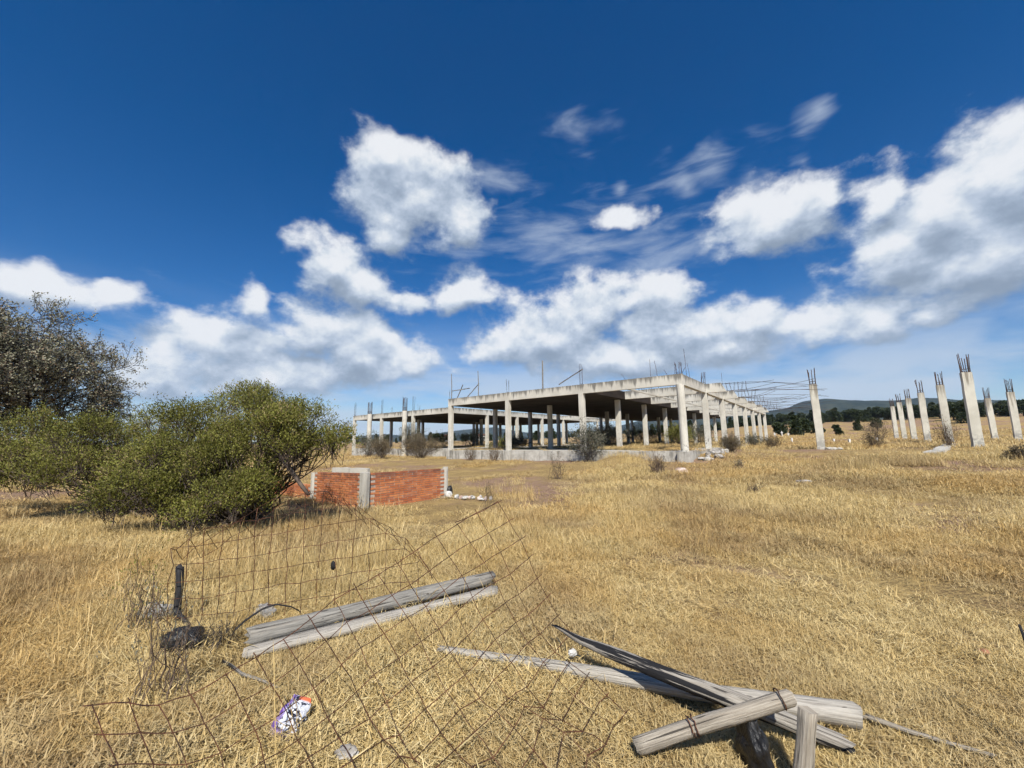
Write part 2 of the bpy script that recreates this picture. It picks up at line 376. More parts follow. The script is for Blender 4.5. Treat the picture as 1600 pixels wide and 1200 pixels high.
def m_leaf(t, b, cols, trans=0.3):
    at = t.n('ShaderNodeAttribute', attribute_name='tint'); oi = t.n('ShaderNodeObjectInfo')
    c = t.ramp(at.outputs['Fac'], cols)
    put_col(t, b, c)
    b.inputs['Roughness'].default_value = 0.6
    out = [n for n in t.nt.nodes if n.type == 'OUTPUT_MATERIAL'][0]
    tr = t.n('ShaderNodeBsdfTranslucent'); t.l(c, tr.inputs['Color'])
    mx = t.n('ShaderNodeMixShader'); mx.inputs[0].default_value = trans
    t.l(b.outputs[0], mx.inputs[1]); t.l(tr.outputs[0], mx.inputs[2]); t.l(mx.outputs[0], out.inputs['Surface'])
material('shrub_leaf', lambda t, b: m_leaf(t, b, [(0.0, (0.075, 0.072, 0.018)), (0.45, (0.165, 0.168, 0.036)), (0.85, (0.285, 0.29, 0.060)), (1.0, (0.33, 0.26, 0.12))]), 0.6)
material('grey_leaf', lambda t, b: m_leaf(t, b, [(0.0, (0.09, 0.09, 0.055)), (0.4, (0.20, 0.20, 0.125)), (0.75, (0.36, 0.345, 0.255)), (1.0, (0.28, 0.20, 0.13))], 0.2), 0.6)
material('pine_leaf', lambda t, b: m_leaf(t, b, [(0.0, (0.022, 0.032, 0.016)), (0.6, (0.045, 0.062, 0.026)), (1.0, (0.075, 0.085, 0.035))], 0.15), 0.7)
material('dry_leaf', lambda t, b: m_leaf(t, b, [(0.0, (0.07, 0.055, 0.035)), (0.5, (0.15, 0.12, 0.075)), (1.0, (0.25, 0.20, 0.12))], 0.2), 0.7)
material('sage_leaf', lambda t, b: m_leaf(t, b, [(0.0, (0.06, 0.06, 0.04)), (0.5, (0.13, 0.13, 0.09)), (1.0, (0.25, 0.235, 0.18))], 0.2), 0.7)
def m_bark(t, b):
    g = t.n('ShaderNodeNewGeometry'); p = g.outputs['Position']
    put_col(t, b, t.mix(t.mapr(t.noise(p, 8, 4), 0.35, 0.65), (0.05, 0.038, 0.03), (0.13, 0.10, 0.08)))
material('bark', m_bark, 0.9)
material('grey_bark', lambda t, b: put_col(t, b, (0.055, 0.047, 0.042)), 0.9)
material('dry_twig', lambda t, b: put_col(t, b, (0.14, 0.10, 0.07)), 0.9)
def m_straw(t, b):
    at = t.n('ShaderNodeAttribute', attribute_name='tint'); oi = t.n('ShaderNodeObjectInfo')
    c = t.ramp(at.outputs['Fac'], [(0.0, (0.25, 0.155, 0.055)), (0.3, (0.50, 0.35, 0.135)), (0.65, (0.69, 0.525, 0.235)), (0.92, (0.86, 0.70, 0.385)), (1.0, (0.38, 0.34, 0.13))])
    g = t.n('ShaderNodeNewGeometry')
    p = g.outputs['Position']
    gold = t.noise(p, 0.16, 4, 0.6); dull = t.noise(p, 0.38, 5, 0.66); pale = t.noise(p, 1.5, 3, 0.6)
    c = t.mix(t.math('MULTIPLY', t.mapr(gold, 0.46, 0.58), 0.6), c, t.mix(1.0, c, (0.84, 0.70, 0.54), 'MULTIPLY'))
    c = t.mix(t.math('MULTIPLY', t.mapr(dull, 0.47, 0.59), 0.8), c, t.mix(0.62, c, (0.26, 0.175, 0.105)))
    c = t.mix(t.math('MULTIPLY', t.mapr(pale, 0.52, 0.66), 0.45), c, (0.82, 0.66, 0.34))
    c = t.mix(t.math('MULTIPLY', oi.outputs['Random'], 0.22), c, (0.46, 0.32, 0.12))
    put_col(t, b, c)
    out = [n for n in t.nt.nodes if n.type == 'OUTPUT_MATERIAL'][0]
    tr = t.n('ShaderNodeBsdfTranslucent'); t.l(c, tr.inputs['Color'])
    mx = t.n('ShaderNodeMixShader'); mx.inputs[0].default_value = 0.25
    t.l(b.outputs[0], mx.inputs[1]); t.l(tr.outputs[0], mx.inputs[2]); t.l(mx.outputs[0], out.inputs['Surface'])
material('straw', m_straw, 0.6, 0.3)
def m_ground(t, b):
    g = t.n('ShaderNodeNewGeometry'); p = g.outputs['Position']
    big = t.noise(p, 0.12, 6, 0.62); mid = t.noise(p, 0.9, 6, 0.65); fine = t.noise(p, 22, 5, 0.7); grain = t.noise(t.scale(p, (1, 1, 1)), 5, 6, 0.75)
    c = t.mix(t.mapr(fine, 0.3, 0.7), (0.15, 0.10, 0.05), (0.46, 0.33, 0.14))
    c = t.mix(t.math('MULTIPLY', t.mapr(mid, 0.45, 0.65), 0.7), c, (0.46, 0.33, 0.135))
    soil = t.mix(t.mapr(grain, 0.35, 0.65), (0.20, 0.125, 0.09), (0.34, 0.225, 0.16))
    c = t.mix(t.math('MULTIPLY', t.mapr(big, 0.47, 0.58), t.mapr(grain, 0.30, 0.55)), c, soil)
    veryfar = t.noise(p, 0.02, 5, 0.65)
    c = t.mix(t.math('MULTIPLY', t.mapr(veryfar, 0.5, 0.68), 0.55), c, (0.24, 0.165, 0.085))
    put_col(t, b, c)
    t.l(t.bump(t.math('ADD', fine, t.math('MULTIPLY', grain, 2.0)), 0.9, 0.05), b.inputs['Normal'])
material('dry_ground', m_ground, 0.95, 0.1)
def m_hill(t, b):
    g = t.n('ShaderNodeNewGeometry'); p = g.outputs['Position']
    c = t.mix(t.mapr(t.noise(p, 0.012, 7, 0.7), 0.42, 0.62), (0.018, 0.026, 0.016), (0.048, 0.055, 0.030))
    c = t.mix(t.math('MULTIPLY', t.mapr(t.noise(p, 0.0022, 6, 0.62), 0.57, 0.68), 0.4), c, (0.10, 0.09, 0.05))
    put_col(t, b, c); t.l(t.bump(t.noise(p, 0.02, 6, 0.7), 1.0, 22.0), b.inputs['Normal'])
material('wooded_hill', m_hill, 1.0, 0.0)
def m_soffit(t, b):      # near-black roof slab; the shade beneath it is put into this colour
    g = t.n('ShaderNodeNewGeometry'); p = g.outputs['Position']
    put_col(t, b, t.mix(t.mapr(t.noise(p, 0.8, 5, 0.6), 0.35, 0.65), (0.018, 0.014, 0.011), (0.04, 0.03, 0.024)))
material('shade_dark_slab', m_soffit, 0.95)
def m_plaster(t, b): put_col(t, b, (0.66, 0.65, 0.62))
material('white_plaster', m_plaster, 0.8)
material('red_roof', lambda t, b: put_col(t, b, (0.30, 0.12, 0.08)), 0.8)

# ------------------------------------------------------------------ terrain
D = np.array([8.545, 19.916]); Rv = np.array([0.61397, 0.78933]); Lv = np.array([-0.78933, 0.61397])
SL, SR = 5.595, 5.225
FLOOR, ZB, ZT = 0.928, 4.285, 4.828
def P2(l, r): return D + Lv*l + Rv*r
def LR(x, y):
    dx = np.asarray(x)-D[0]; dy = np.asarray(y)-D[1]
    return dx*Lv[0]+dy*Lv[1], dx*Rv[0]+dy*Rv[1]
CTRL = [(0, 0, 0), (0, 4, 0), (-4, 4, 0), (4, 4, .0), (-8, 9, 0), (-4, 9.5, .0), (0, 10, .02), (5, 9, .1), (9, 8, .15), (-14, 12, 0), (-20, 20, .05),
        (2, 16, .12), (6.5, 15, .2), (12, 12, .45), (-6, 20, .1), (8.2, 19.2, .36), (4, 22, .34), (-0.5, 26.0, .32), (-5.2, 29.8, .30), (-9, 34, .12), (-20, 47, .05), (-14, 33, .1), (-35, 45, 0),
        (9.8, 19.4, .45), (11.5, 22.5, .78), (14, 25, .82), (18.24, 23.7, .8), (23.7, 20.4, .85), (28.96, 26.5, 1.0), (32.6, 31.4, 1.02), (37.1, 36.9, 1.1), (40, 40.8, 1.06), (46.7, 48.6, 1.2), (39.2, 31, .93), (45, 37.3, 1.0),
        (17, 17, .75), (20, 12, .6), (30, 15, .9), (50, 30, 1.3), (25, 38, .88), (30, 46, .86), (36, 56, 1.0), (20, 45, .7), (8, 48, .6), (-5, 60, .4), (60, 70, 1.6), (80, 60, 2.2),
        (-30, 80, .2), (-60, 150, .2), (-100, 120, .4), (0, 150, .6), (60, 130, 1.4), (100, 150, 4.2), (160, 140, 7.0), (140, 210, 7.6), (190, 230, 9.5), (230, 200, 10.5), (80, 220, 3.0), (0, 300, 1.0), (-150, 300, .5), (260, 320, 13), (330, 260, 15), (120, 330, 6.0)]
CT = np.array(CTRL, float)
def height(x, y):
    x = np.asarray(x, float); y = np.asarray(y, float); sh = x.shape; x = x.ravel(); y = y.ravel()
    num = np.zeros_like(x); den = np.zeros_like(x)
    dist = np.hypot(x, y)
    for cx, cy, ch in CT:
        s = 0.6 + 0.04*math.hypot(cx, cy)
        w = 1.0/(((x-cx)**2+(y-cy)**2 + s*s)**1.6)
        num += w*ch; den += w
    h = num/den
    h += (fbm(x*0.35, y*0.35)-0.5)*0.10*np.clip(dist/8, 0.2, 1) + (fbm(x*1.7+9, y*1.7)-0.5)*0.05
    h += 0.42*np.exp(-(((x-5.3)/1.3)**2+((y-19.9)/0.9)**2))          # grassed spoil heap against the plinth
    l, r = LR(x, y)
    ins = np.minimum(np.minimum(l+0.1, 16.9-l), np.minimum(r+0.1, 42-r))       # main block footprint
    h = np.where(ins > 0, np.minimum(h, FLOOR-0.06), h)
    ins = np.minimum(np.minimum(l-22.2, 39.4-l), np.minimum(r-5.0, 36-r))
    h = np.where(ins > 0, np.minimum(h, FLOOR-0.06), h)
    return h.reshape(sh)
def hz(x, y): return float(height(np.array([x]), np.array([y]))[0])
rings = np.concatenate([[0.0, 0.01], np.geomspace(0.5, 60, 190), np.geomspace(62, 9000, 90)])
fine = np.arange(-70, 70, 0.5); coarse = np.arange(70, 290, 4.0)
ang = np.radians(np.concatenate([fine, coarse])); na = len(ang)
RR, AA = np.meshgrid(rings[1:], ang, indexing='ij')
X = RR*np.sin(AA); Y = RR*np.cos(AA); Zh = height(X, Y)
V = np.concatenate([[[0, 0, hz(0, 0)]], np.stack([X, Y, Zh], -1).reshape(-1, 3)])
nr = len(rings)-1
i, j = np.meshgrid(np.arange(nr-1), np.arange(na), indexing='ij'); j2 = (j+1) % na
Fq = np.stack([1+i*na+j, 1+(i+1)*na+j, 1+(i+1)*na+j2, 1+i*na+j2], -1).reshape(-1, 4)[:, ::-1]
c0 = [(0, 1+k, 1+(k+1) % na, 0) for k in range(na)]
ground = obj('ground', mesh_data('ground', V, Fq.copy(), 'dry_ground', True)); tag(ground, 'dry straw-coloured field reaching to the far hills', kind='structure')

# far hills: a wooded ridge that stands highest on the right
RIDGE = [(-75, 0.4), (-60, 0.5), (-45, 0.4), (-32.8, 0.31), (-27.3, 0.48), (-22.8, 0.75), (-17.9, 1.22), (-13.7, 0.74), (-10.1, 1.23), (-7.1, 1.56), (-2.5, 1.87), (2.7, 1.06), (9.0, 1.14), (12.6, 1.25), (15.2, 1.73), (17.8, 2.28), (22.7, 2.55), (27.3, 2.63), (31.5, 2.77), (34.2, 3.33), (36.7, 4.15), (38.5, 4.31), (41.8, 3.84), (44.2, 3.64), (46.5, 3.57), (48.6, 3.32), (50.9, 2.94), (54, 2.6), (62, 2.2), (75, 1.5)]
rb_, re_ = zip(*RIDGE)
def hill(name, b0, b1, dist, width, sc, label):
    bs = np.radians(np.arange(b0, b1, 0.12)); ds = dist + np.linspace(-1, 1, 36)*width
    B, Dd = np.meshgrid(bs, ds, indexing='ij')
    pk = np.tan(np.radians(np.interp(np.degrees(B), rb_, re_)*sc))*dist
    endfade = np.clip((np.degrees(B)-b0)/3, 0, 1)*np.clip((b1-np.degrees(B))/3, 0, 1)
    u = (Dd-dist)/width
    x = Dd*np.sin(B); y = Dd*np.cos(B)
    prof = np.clip(1-np.abs(u)**1.6, 0, 1)
    z = pk*endfade*prof*(1+0.9*(fbm(x/600, y/600, 4)-0.5)*(0.35+1.2*np.abs(u))) - 12 + 12*prof
    n, m = x.shape; i, j = np.meshgrid(np.arange(n-1), np.arange(m-1), indexing='ij')
    F = np.stack([i*m+j, i*m+j+1, (i+1)*m+j+1, (i+1)*m+j], -1).reshape(-1, 4)
    o = obj(name, mesh_data(name, np.stack([x, y, z], -1).reshape(-1, 3), F, 'wooded_hill', True))
    return tag(o, label, kind='structure')
hill('hill', -78, 18, 5200, 1500, 1.0, 'low wooded hills on the horizon behind the left half of the building')
hill('hill', 9, 78, 4200, 1700, 1.0, 'long dark wooded ridge on the horizon behind the row of pillars')

# ------------------------------------------------------------------ the concrete frame building
def box_lr(l0, l1, r0, r1, z0, z1, org):
    """a box laid out on the building's grid, in coordinates relative to org"""
    P = [P2(l1, r0), P2(l0, r0), P2(l0, r1), P2(l1, r1)]
    P = [(p[0]-org[0], p[1]-org[1]) for p in P]
    return MB().prism(P, z0-org[2], z1-org[2])
def block(name, label, l, r):
    p = P2(l, r); return empty(name, (p[0], p[1], FLOOR), label, 'building', None)
COLUMN_ME = {}
def column(parent, l, r, half=0.155, round_=False, z0=FLOOR-0.3, z1=ZB+0.012, name='column', mat='column_concrete'):
    org = parent.location; p = P2(l, r)
    if round_:
        P = [(half*math.cos(2*math.pi*k/14), half*math.sin(2*math.pi*k/14)) for k in range(14)]
    else:
        c = 0.02; h = half
        Q = [(h, -h+c), (h, h-c), (h-c, h), (-h+c, h), (-h, h-c), (-h, -h+c), (-h+c, -h), (h-c, -h)]
        P = [(Lv[0]*a+Rv[0]*b, Lv[1]*a+Rv[1]*b) for a, b in Q][::-1]
        if sum(P[i][0]*P[(i+1) % 8][1]-P[(i+1) % 8][0]*P[i][1] for i in range(8)) < 0: P = P[::-1]
    m = MB(); n = len(P); zs = np.linspace(z0, z1, 5)
    for z in zs[:1]: pass
    V = []; F = []
    for k, z in enumerate(zs):
        jx, jy = (rnd.uniform(-.006, .006), rnd.uniform(-.006, .006)) if 0 < k < 4 else (0, 0)
        V += [(x+jx, y+jy, z-z0) for x, y in P]
    F = [tuple(range(n-1, -1, -1)), tuple(range(4*n, 5*n))]
    for k in range(4): F += [(k*n+i, k*n+(i+1) % n, (k+1)*n+(i+1) % n, (k+1)*n+i) for i in range(n)]
    m.add(V, F)
    return m.obj(name, mat, parent, (p[0]-org[0], p[1]-org[1], z0-org[2]), smooth=False)
def bars(parent_obj, loc, n, rad, hgt, rb=0.009, spread=0.04, ties=2, mat='dark_rebar'):
    """starter bars sticking up: each bar a piece of its own"""
    for k in range(n):
        a = 2*math.pi*(k+0.5)/n
        x, y = rad*math.cos(a)*1.2, rad*math.sin(a)*1.2
        dx, dy = rnd.gauss(0, spread), rnd.gauss(0, spread); hh = hgt*rnd.uniform(0.86, 1.06)
        o = MB().tube([(x, y, -0.05), (x+dx*0.3, y+dy*0.3, hh*0.5), (x+dx, y+dy, hh)], rb, 5).obj('rebar', mat, parent_obj, loc)
    for k in range(ties):
        z = hgt*(0.05+0.10*k)
        ring = [(rad*1.35*math.cos(math.pi/4+q*math.pi/2), rad*1.35*math.sin(math.pi/4+q*math.pi/2), z+rnd.uniform(-.01, .01)) for q in range(5)]
        MB().tube(ring, rb*0.7, 4).obj('stirrup', mat, parent_obj, loc)

main = block('concrete_building', 'large unfinished concrete frame with flat roof slab and open bays', 0, 0)
org = main.location
NROW = 9
# floor with its front plinth, piers at the column feet
box_lr(-0.12, 16.95, -0.12, 42, -0.6, FLOOR, org).obj('floor_slab', 'plinth_concrete', main)
for l in (0, 1, 2, 3):
    h = 0.3 if l == 0 else 0.21
    box_lr(l*SL-h, l*SL+h, -h-0.03, h, -0.6, FLOOR+0.004+0.002*l, org).obj('pier', 'plinth_concrete', main)
cols = {}
for l in range(4):
    for r in range(NROW):
        if l == 0 and r > 7: continue
        cols[l, r] = column(main, l*SL, r*SR, 0.19 if (l, r) == (0, 0) else 0.155, round_=(l, r) == (0, 0))
bw = 0.13
beams = {}
CANT = {1: 1.15, 2: 1.0, 3: 0.95, 4: 0.95, 5: 1.0, 6: 0.9}
for r in range(NROW):                                # beams across the block, row by row
    e = CANT.get(r, 0.17)
    l0 = -e if r < 8 else SL-0.2; l1 = 3*SL+0.17
    m = MB(); c = []
    cut = 0.16 if r in CANT else 0.0                 # the broken ends are cut on a slant
    zt = ZT + 0.003*r
    bot = [P2(l1, r*SR-bw), P2(l0-cut*0.5, r*SR-bw), P2(l0-cut*0.5, r*SR+bw), P2(l1, r*SR+bw)]
    top = [P2(l1, r*SR-bw), P2(l0+cut*1.2, r*SR-bw), P2(l0+cut*1.2, r*SR+bw), P2(l1, r*SR+bw)]
    f = lambda Q: [(q[0]-org[0], q[1]-org[1]) for q in Q]
    m.prism(f(bot), ZB-org[2], zt-org[2], f(top))
    beams[r] = m.obj('beam', 'beam_concrete', main)
for l in range(4):                                   # beams along the block, bay by bay
    for r in range(NROW-1):
        if l == 0 and r >= 7: continue
        box_lr(l*SL-bw, l*SL+bw, r*SR+bw, (r+1)*SR-bw, ZB+0.004, ZT-0.004, org).obj('beam', 'beam_concrete', main)
for r in range(7):                                   # thin tie at mid bay on the unroofed side
    box_lr(2.75, 2.85, r*SR+bw, (r+1)*SR-bw, ZB+0.01, ZB+0.10, org).obj('tie_beam', 'beam_concrete', main)
slab = box_lr(SL-0.62, 3*SL+0.10, 0.06, 8*SR, ZB-0.006, ZT-0.025, org).obj('roof_slab', 'shade_dark_slab', main)
# starter bars
bars(cols[0, 0], (0, 0, ZT-FLOOR+0.3), 8, 0.12, 0.62)
bars(cols[0, 1], (0, 0, ZT-FLOOR+0.3), 8, 0.10, 0.75)
for (l, r, h) in ((2, 0, 0.9), (1, 0, 1.2), (1, 1, 0.8), (2, 1, 0.7), (1, 2, 0.9)):
    bars(cols[l, r], (0, 0, ZT-FLOOR+0.3), 4, 0.08, h, 0.008, 0.03, 1)
# the broken cantilevers: long bent bars and stirrups hanging in the air
def w3(l, r, z):
    p = P2(l, r); return (p[0]-org[0], p[1]-org[1], z-org[2])
for r, e in CANT.items():
    b = beams[r]
    nb = 6 if r < 6 else 4
    ln = {1: 4.6, 2: 5.2, 3: 4.4, 4: 5.0, 5: 5.6, 6: 4.2}[r]
    for k in range(nb):
        z = (ZB+0.06 if k % 2 else ZT-0.06); off = (-0.09 + 0.18*((k//2) % 3)/2)
        L_ = ln*rnd.uniform(0.45, 1.05); drift = rnd.uniform(-0.55, 0.45); arc = rnd.uniform(-0.22, 0.08); pts = []
        for s in np.linspace(0, 1, 9):
            zz = z*(1-s*0.5) + (ZB+0.25)*s*0.5 + arc*math.sin(s*math.pi) + drift*s*s
            pts.append(w3(-e+0.15-L_*s, r*SR+off+rnd.gauss(0, 0.02)+drift*s*0.8, zz))
        MB().tube(pts, 0.010, 5).obj('rebar', 'dark_rebar', b)
    for k in range(6):
        s = -e-0.10-k*0.2; sk = rnd.uniform(-0.05, 0.05)
        ring = [w3(s+sk, r*SR-0.10, ZB+0.03), w3(s+sk*0.5, r*SR+0.10, ZB+0.03), w3(s-sk, r*SR+0.10, ZT-0.03), w3(s-sk, r*SR-0.10, ZT-0.03), w3(s+sk, r*SR-0.10, ZB+0.03)]
        MB().tube(ring, 0.007, 4).obj('stirrup', 'dark_rebar', b)
# bent bars standing out of the roof
for k in range(26):
    l = rnd.uniform(0.6, 5.2); r = rnd.choice([1, 2, 2, 3, 3, 4])*SR+rnd.gauss(0, 0.1); h = rnd.uniform(0.5, 1.5) if k % 4 else rnd.uniform(1.6, 2.6)
    ln = rnd.uniform(-1.1, 1.1)*(0.2 if k % 4 == 0 else 1)
    pts = [w3(l+ln*s**2.2, r+0.3*ln*s*s, ZT-0.02+h*(s-0.25*s*s*abs(ln))) for s in np.linspace(0, 1, 7)]
    MB().tube(pts, 0.012, 5).obj('rebar', 'dark_rebar', beams[min(8, int(round(r/SR)))])

wing = block('concrete_building', 'lower-looking open concrete wing standing back left of the main frame', 4*SL, SR)
org = wing.location
box_lr(4*SL-0.1, 7*SL+0.2, SR-0.1, 36, -0.6, FLOOR-0.02, org).obj('floor_slab', 'plinth_concrete', wing)
wc = {}
for l in range(4, 8):
    for r in range(1, 8): wc[l, r] = column(wing, l*SL, r*SR)
for r in range(1, 8):
    box_lr(4*SL-0.15, 7*SL+0.15, r*SR-bw, r*SR+bw, ZB, ZT+0.003*r, org).obj('beam', 'beam_concrete', wing)
for l in range(4, 8):
    for r in range(1, 7): box_lr(l*SL-bw, l*SL+bw, r*SR+bw, (r+1)*SR-bw, ZB+0.004, ZT-0.004, org).obj('beam', 'beam_concrete', wing)
box_lr(4*SL+0.1, 7*SL-0.1, SR+0.06, 7*SR-0.1, ZB-0.006, ZT-0.025, org).obj('roof_slab', 'shade_dark_slab', wing)
for l, r, hh in ((35.0, SR-0.62, 1.35), (28.6, SR-0.62, 1.45)):
    c = column(wing, l, r, 0.25, True, FLOOR-0.9, ZT-0.02, 'round_column')
    bars(c, (0, 0, ZT-FLOOR+0.9-0.05), 10, 0.18, hh, 0.022, 0.015, 3)
for l in range(4, 8): bars(wc[l, 1], (0, 0, ZT-FLOOR+0.3), 4, 0.08, 1.6, 0.010, 0.04, 1)
for l, r in ((5, 3), (6, 3), (6, 2), (7, 2)): bars(wc[l, r], (0, 0, ZT-FLOOR+0.3), 3, 0.07, 1.4, 0.010, 0.04, 0)
for r in (5, 7):      # beams across the open yard between the two blocks
    box_lr(3*SL+0.18, 4*SL-0.16, r*SR-0.12, r*SR+0.12, ZB+0.01, ZT-0.01, org).obj('link_beam', 'beam_concrete', wing)

# ------------------------------------------------------------------ timber: logs, posts and props with grain that runs along them
def timber(name, pts, prof, mat, parent=None, ends=0.0, seed=0, nseg=18, twist=0.0):
    """pts: axis; prof(s) -> list of (side, up) outline points at s in 0..1"""
    rr = random.Random(seed); P = [Vector(p) for p in pts]
    seg = [0]
    for a, b in zip(P, P[1:]): seg.append(seg[-1]+(b-a).length)
    tot = seg[-1]
    def at(s):
        d = s*tot
        for k in range(len(P)-1):
            if d <= seg[k+1]+1e-9:
                f = (d-seg[k])/max(1e-9, seg[k+1]-seg[k]); return P[k].lerp(P[k+1], f)
        return P[-1]
    ax = (P[-1]-P[0]).normalized(); side = ax.cross(Vector((0, 0, 1)))
    side = side.normalized() if side.length > 0.15 else Vector((1, 0, 0)); upv = side.cross(ax).normalized()
    V = []; n = None; UV = []
    ph = [rr.uniform(0, 6.28) for _ in range(8)]
    for k in range(nseg+1):
        s = k/nseg; c = at(s); O = prof(s); n = len(O)
        for q, (a, b) in enumerate(O):
            w = 1+0.05*math.sin(ph[q % 8]+s*9+q)+rr.uniform(-0.025, 0.025)
            e = ax*(rr.uniform(-ends, ends) if k in (0, nseg) else 0)
            V.append(c+side*(a*w)+upv*(b*w)+e); 
    F = []; uvs = []
    for k in range(nseg):
        for q in range(n):
            q2 = (q+1) % n
            F.append((k*n+q, (k+1)*n+q, (k+1)*n+q2, k*n+q2))
            uvs += [(k/nseg*tot, q/n), ((k+1)/nseg*tot, q/n), ((k+1)/nseg*tot, (q+1)/n), (k/nseg*tot, (q+1)/n)]
    F.append(tuple(range(n))); uvs += [(0.02*prof(0)[q][0]/0.05+7, 0.02*prof(0)[q][1]/0.05) for q in range(n)]
    F.append(tuple(nseg*n+q for q in range(n-1, -1, -1))); uvs += [(0.02*prof(1)[q][0]/0.05+9, 0.02*prof(1)[q][1]/0.05) for q in range(n-1, -1, -1)]
    org = P[0]
    me = mesh_data(name, [v-org for v in V], F, mat, False)
    uvl = me.uv_layers.new(name='UVMap')
    flat = np.array(uvs, np.float32); flat[:, 0] += seed*1.37; flat[:, 1] += seed*0.21
    uvl.data.foreach_set('uv', flat.ravel())
    sm = np.ones(len(me.polygons), bool); sm[-2:] = False
    me.polygons.foreach_set('use_smooth', sm)
    return obj(name, me, parent, org)
def rnd_prof(r0, r1, n=12, flat=None, seed=1):
    rr = random.Random(seed); k = [rr.uniform(0.9, 1.1) for _ in range(n)]
    def f(s):
        r = r0+(r1-r0)*s; out = []
        for q in range(n):
            a = 2*math.pi*q/n; y = r*k[q]*math.sin(a)
            if flat is not None and y < -flat*r: y = -flat*r
            out.append((r*k[q]*math.cos(a), y))
        return out
    return f
def sq_prof(a, b):
    c = min(a, b)*0.22
    return lambda s: [(a, -b+c), (a, b-c), (a-c, b), (-a+c, b), (-a, b-c), (-a, -b+c), (-a+c, -b), (a-c, -b)]

# props and bars left standing or lying on the roof
def roofpt(l, r, z=0.0): p = P2(l, r); return (p[0], p[1], ZT+z)
for (l, r, h, rad, lab) in ((16.75, 0.02, 1.95, 0.035, 'thin timber prop upright on the roof at the left corner of the main frame'),
                            (13.95, 0.02, 1.85, 0.035, 'thin timber prop upright on the roof edge, second from the left corner'),
                            (8.35, 0.02, 1.85, 0.05, 'thick timber prop upright on the roof edge left of the leaning board')):
    o = timber('timber_prop', [roofpt(l, r, -0.01), roofpt(l-0.02, r, h*0.5), roofpt(l+rnd.uniform(-.05, .05), r, h)], rnd_prof(rad, rad*0.75, 8), 'grey_timber', seed=int(l*10))
    tag(o, lab, 'timber prop', 'timber props on the roof')
for (a, b, lab) in ((((16.7, 0.1, 0.62), (14.9, 0.1, 0.66)), None, 'thin bar fixed level between two props on the roof corner'),
                    (((16.25, 0.15, 0.05), (15.6, 0.1, 1.0)), None, 'short bar leaning on the level rail at the roof corner'),
                    (((15.1, 0.05, 0.0), (13.9, 0.05, 0.92)), None, 'bar leaning against the second roof prop'),
                    (((7.2, 0.1, 0.18), (5.5, 0.1, 0.95)), None, 'rusty board leaning up to the starter bars above the third front column')):
    p, q = a
    o = timber('roof_bar', [roofpt(*p), roofpt(*q)], rnd_prof(0.032, 0.032, 8), 'scorched_wood', seed=int(p[0]*7)); tag(o, lab, 'bar', 'bars on the roof')

# ------------------------------------------------------------------ free-standing pillars with starter bars
PILLARS = [((18.24, 23.71), 0.79, 3.88, 'lone concrete pillar standing apart, just right of the building'),
           ((23.7, 20.42), 0.80, 3.95, 'tallest and nearest concrete pillar with brown-stained top'),
           ((28.96, 26.54), 0.92, 3.95, 'concrete pillar next behind the tallest one, broken kerb at its foot'),
           ((32.61, 31.43), 0.98, 3.9, 'third concrete pillar in the receding row behind the tallest'),
           ((37.12, 36.94), 1.05, 3.9, 'fourth concrete pillar in the receding row behind the tallest'),
           ((40.01, 40.8), 1.02, 3.88, 'fifth concrete pillar in the receding row, second from its far end'),
           ((46.67, 48.58), 1.15, 3.9, 'farthest concrete pillar at the left end of the receding row'),
           ((39.24, 31.04), 0.90, 3.9, 'rightmost concrete pillar, standing behind the row to the right of the tallest'),
           ((44.99, 37.31), 0.96, 3.9, 'smaller far concrete pillar between the tallest and the rightmost one')]
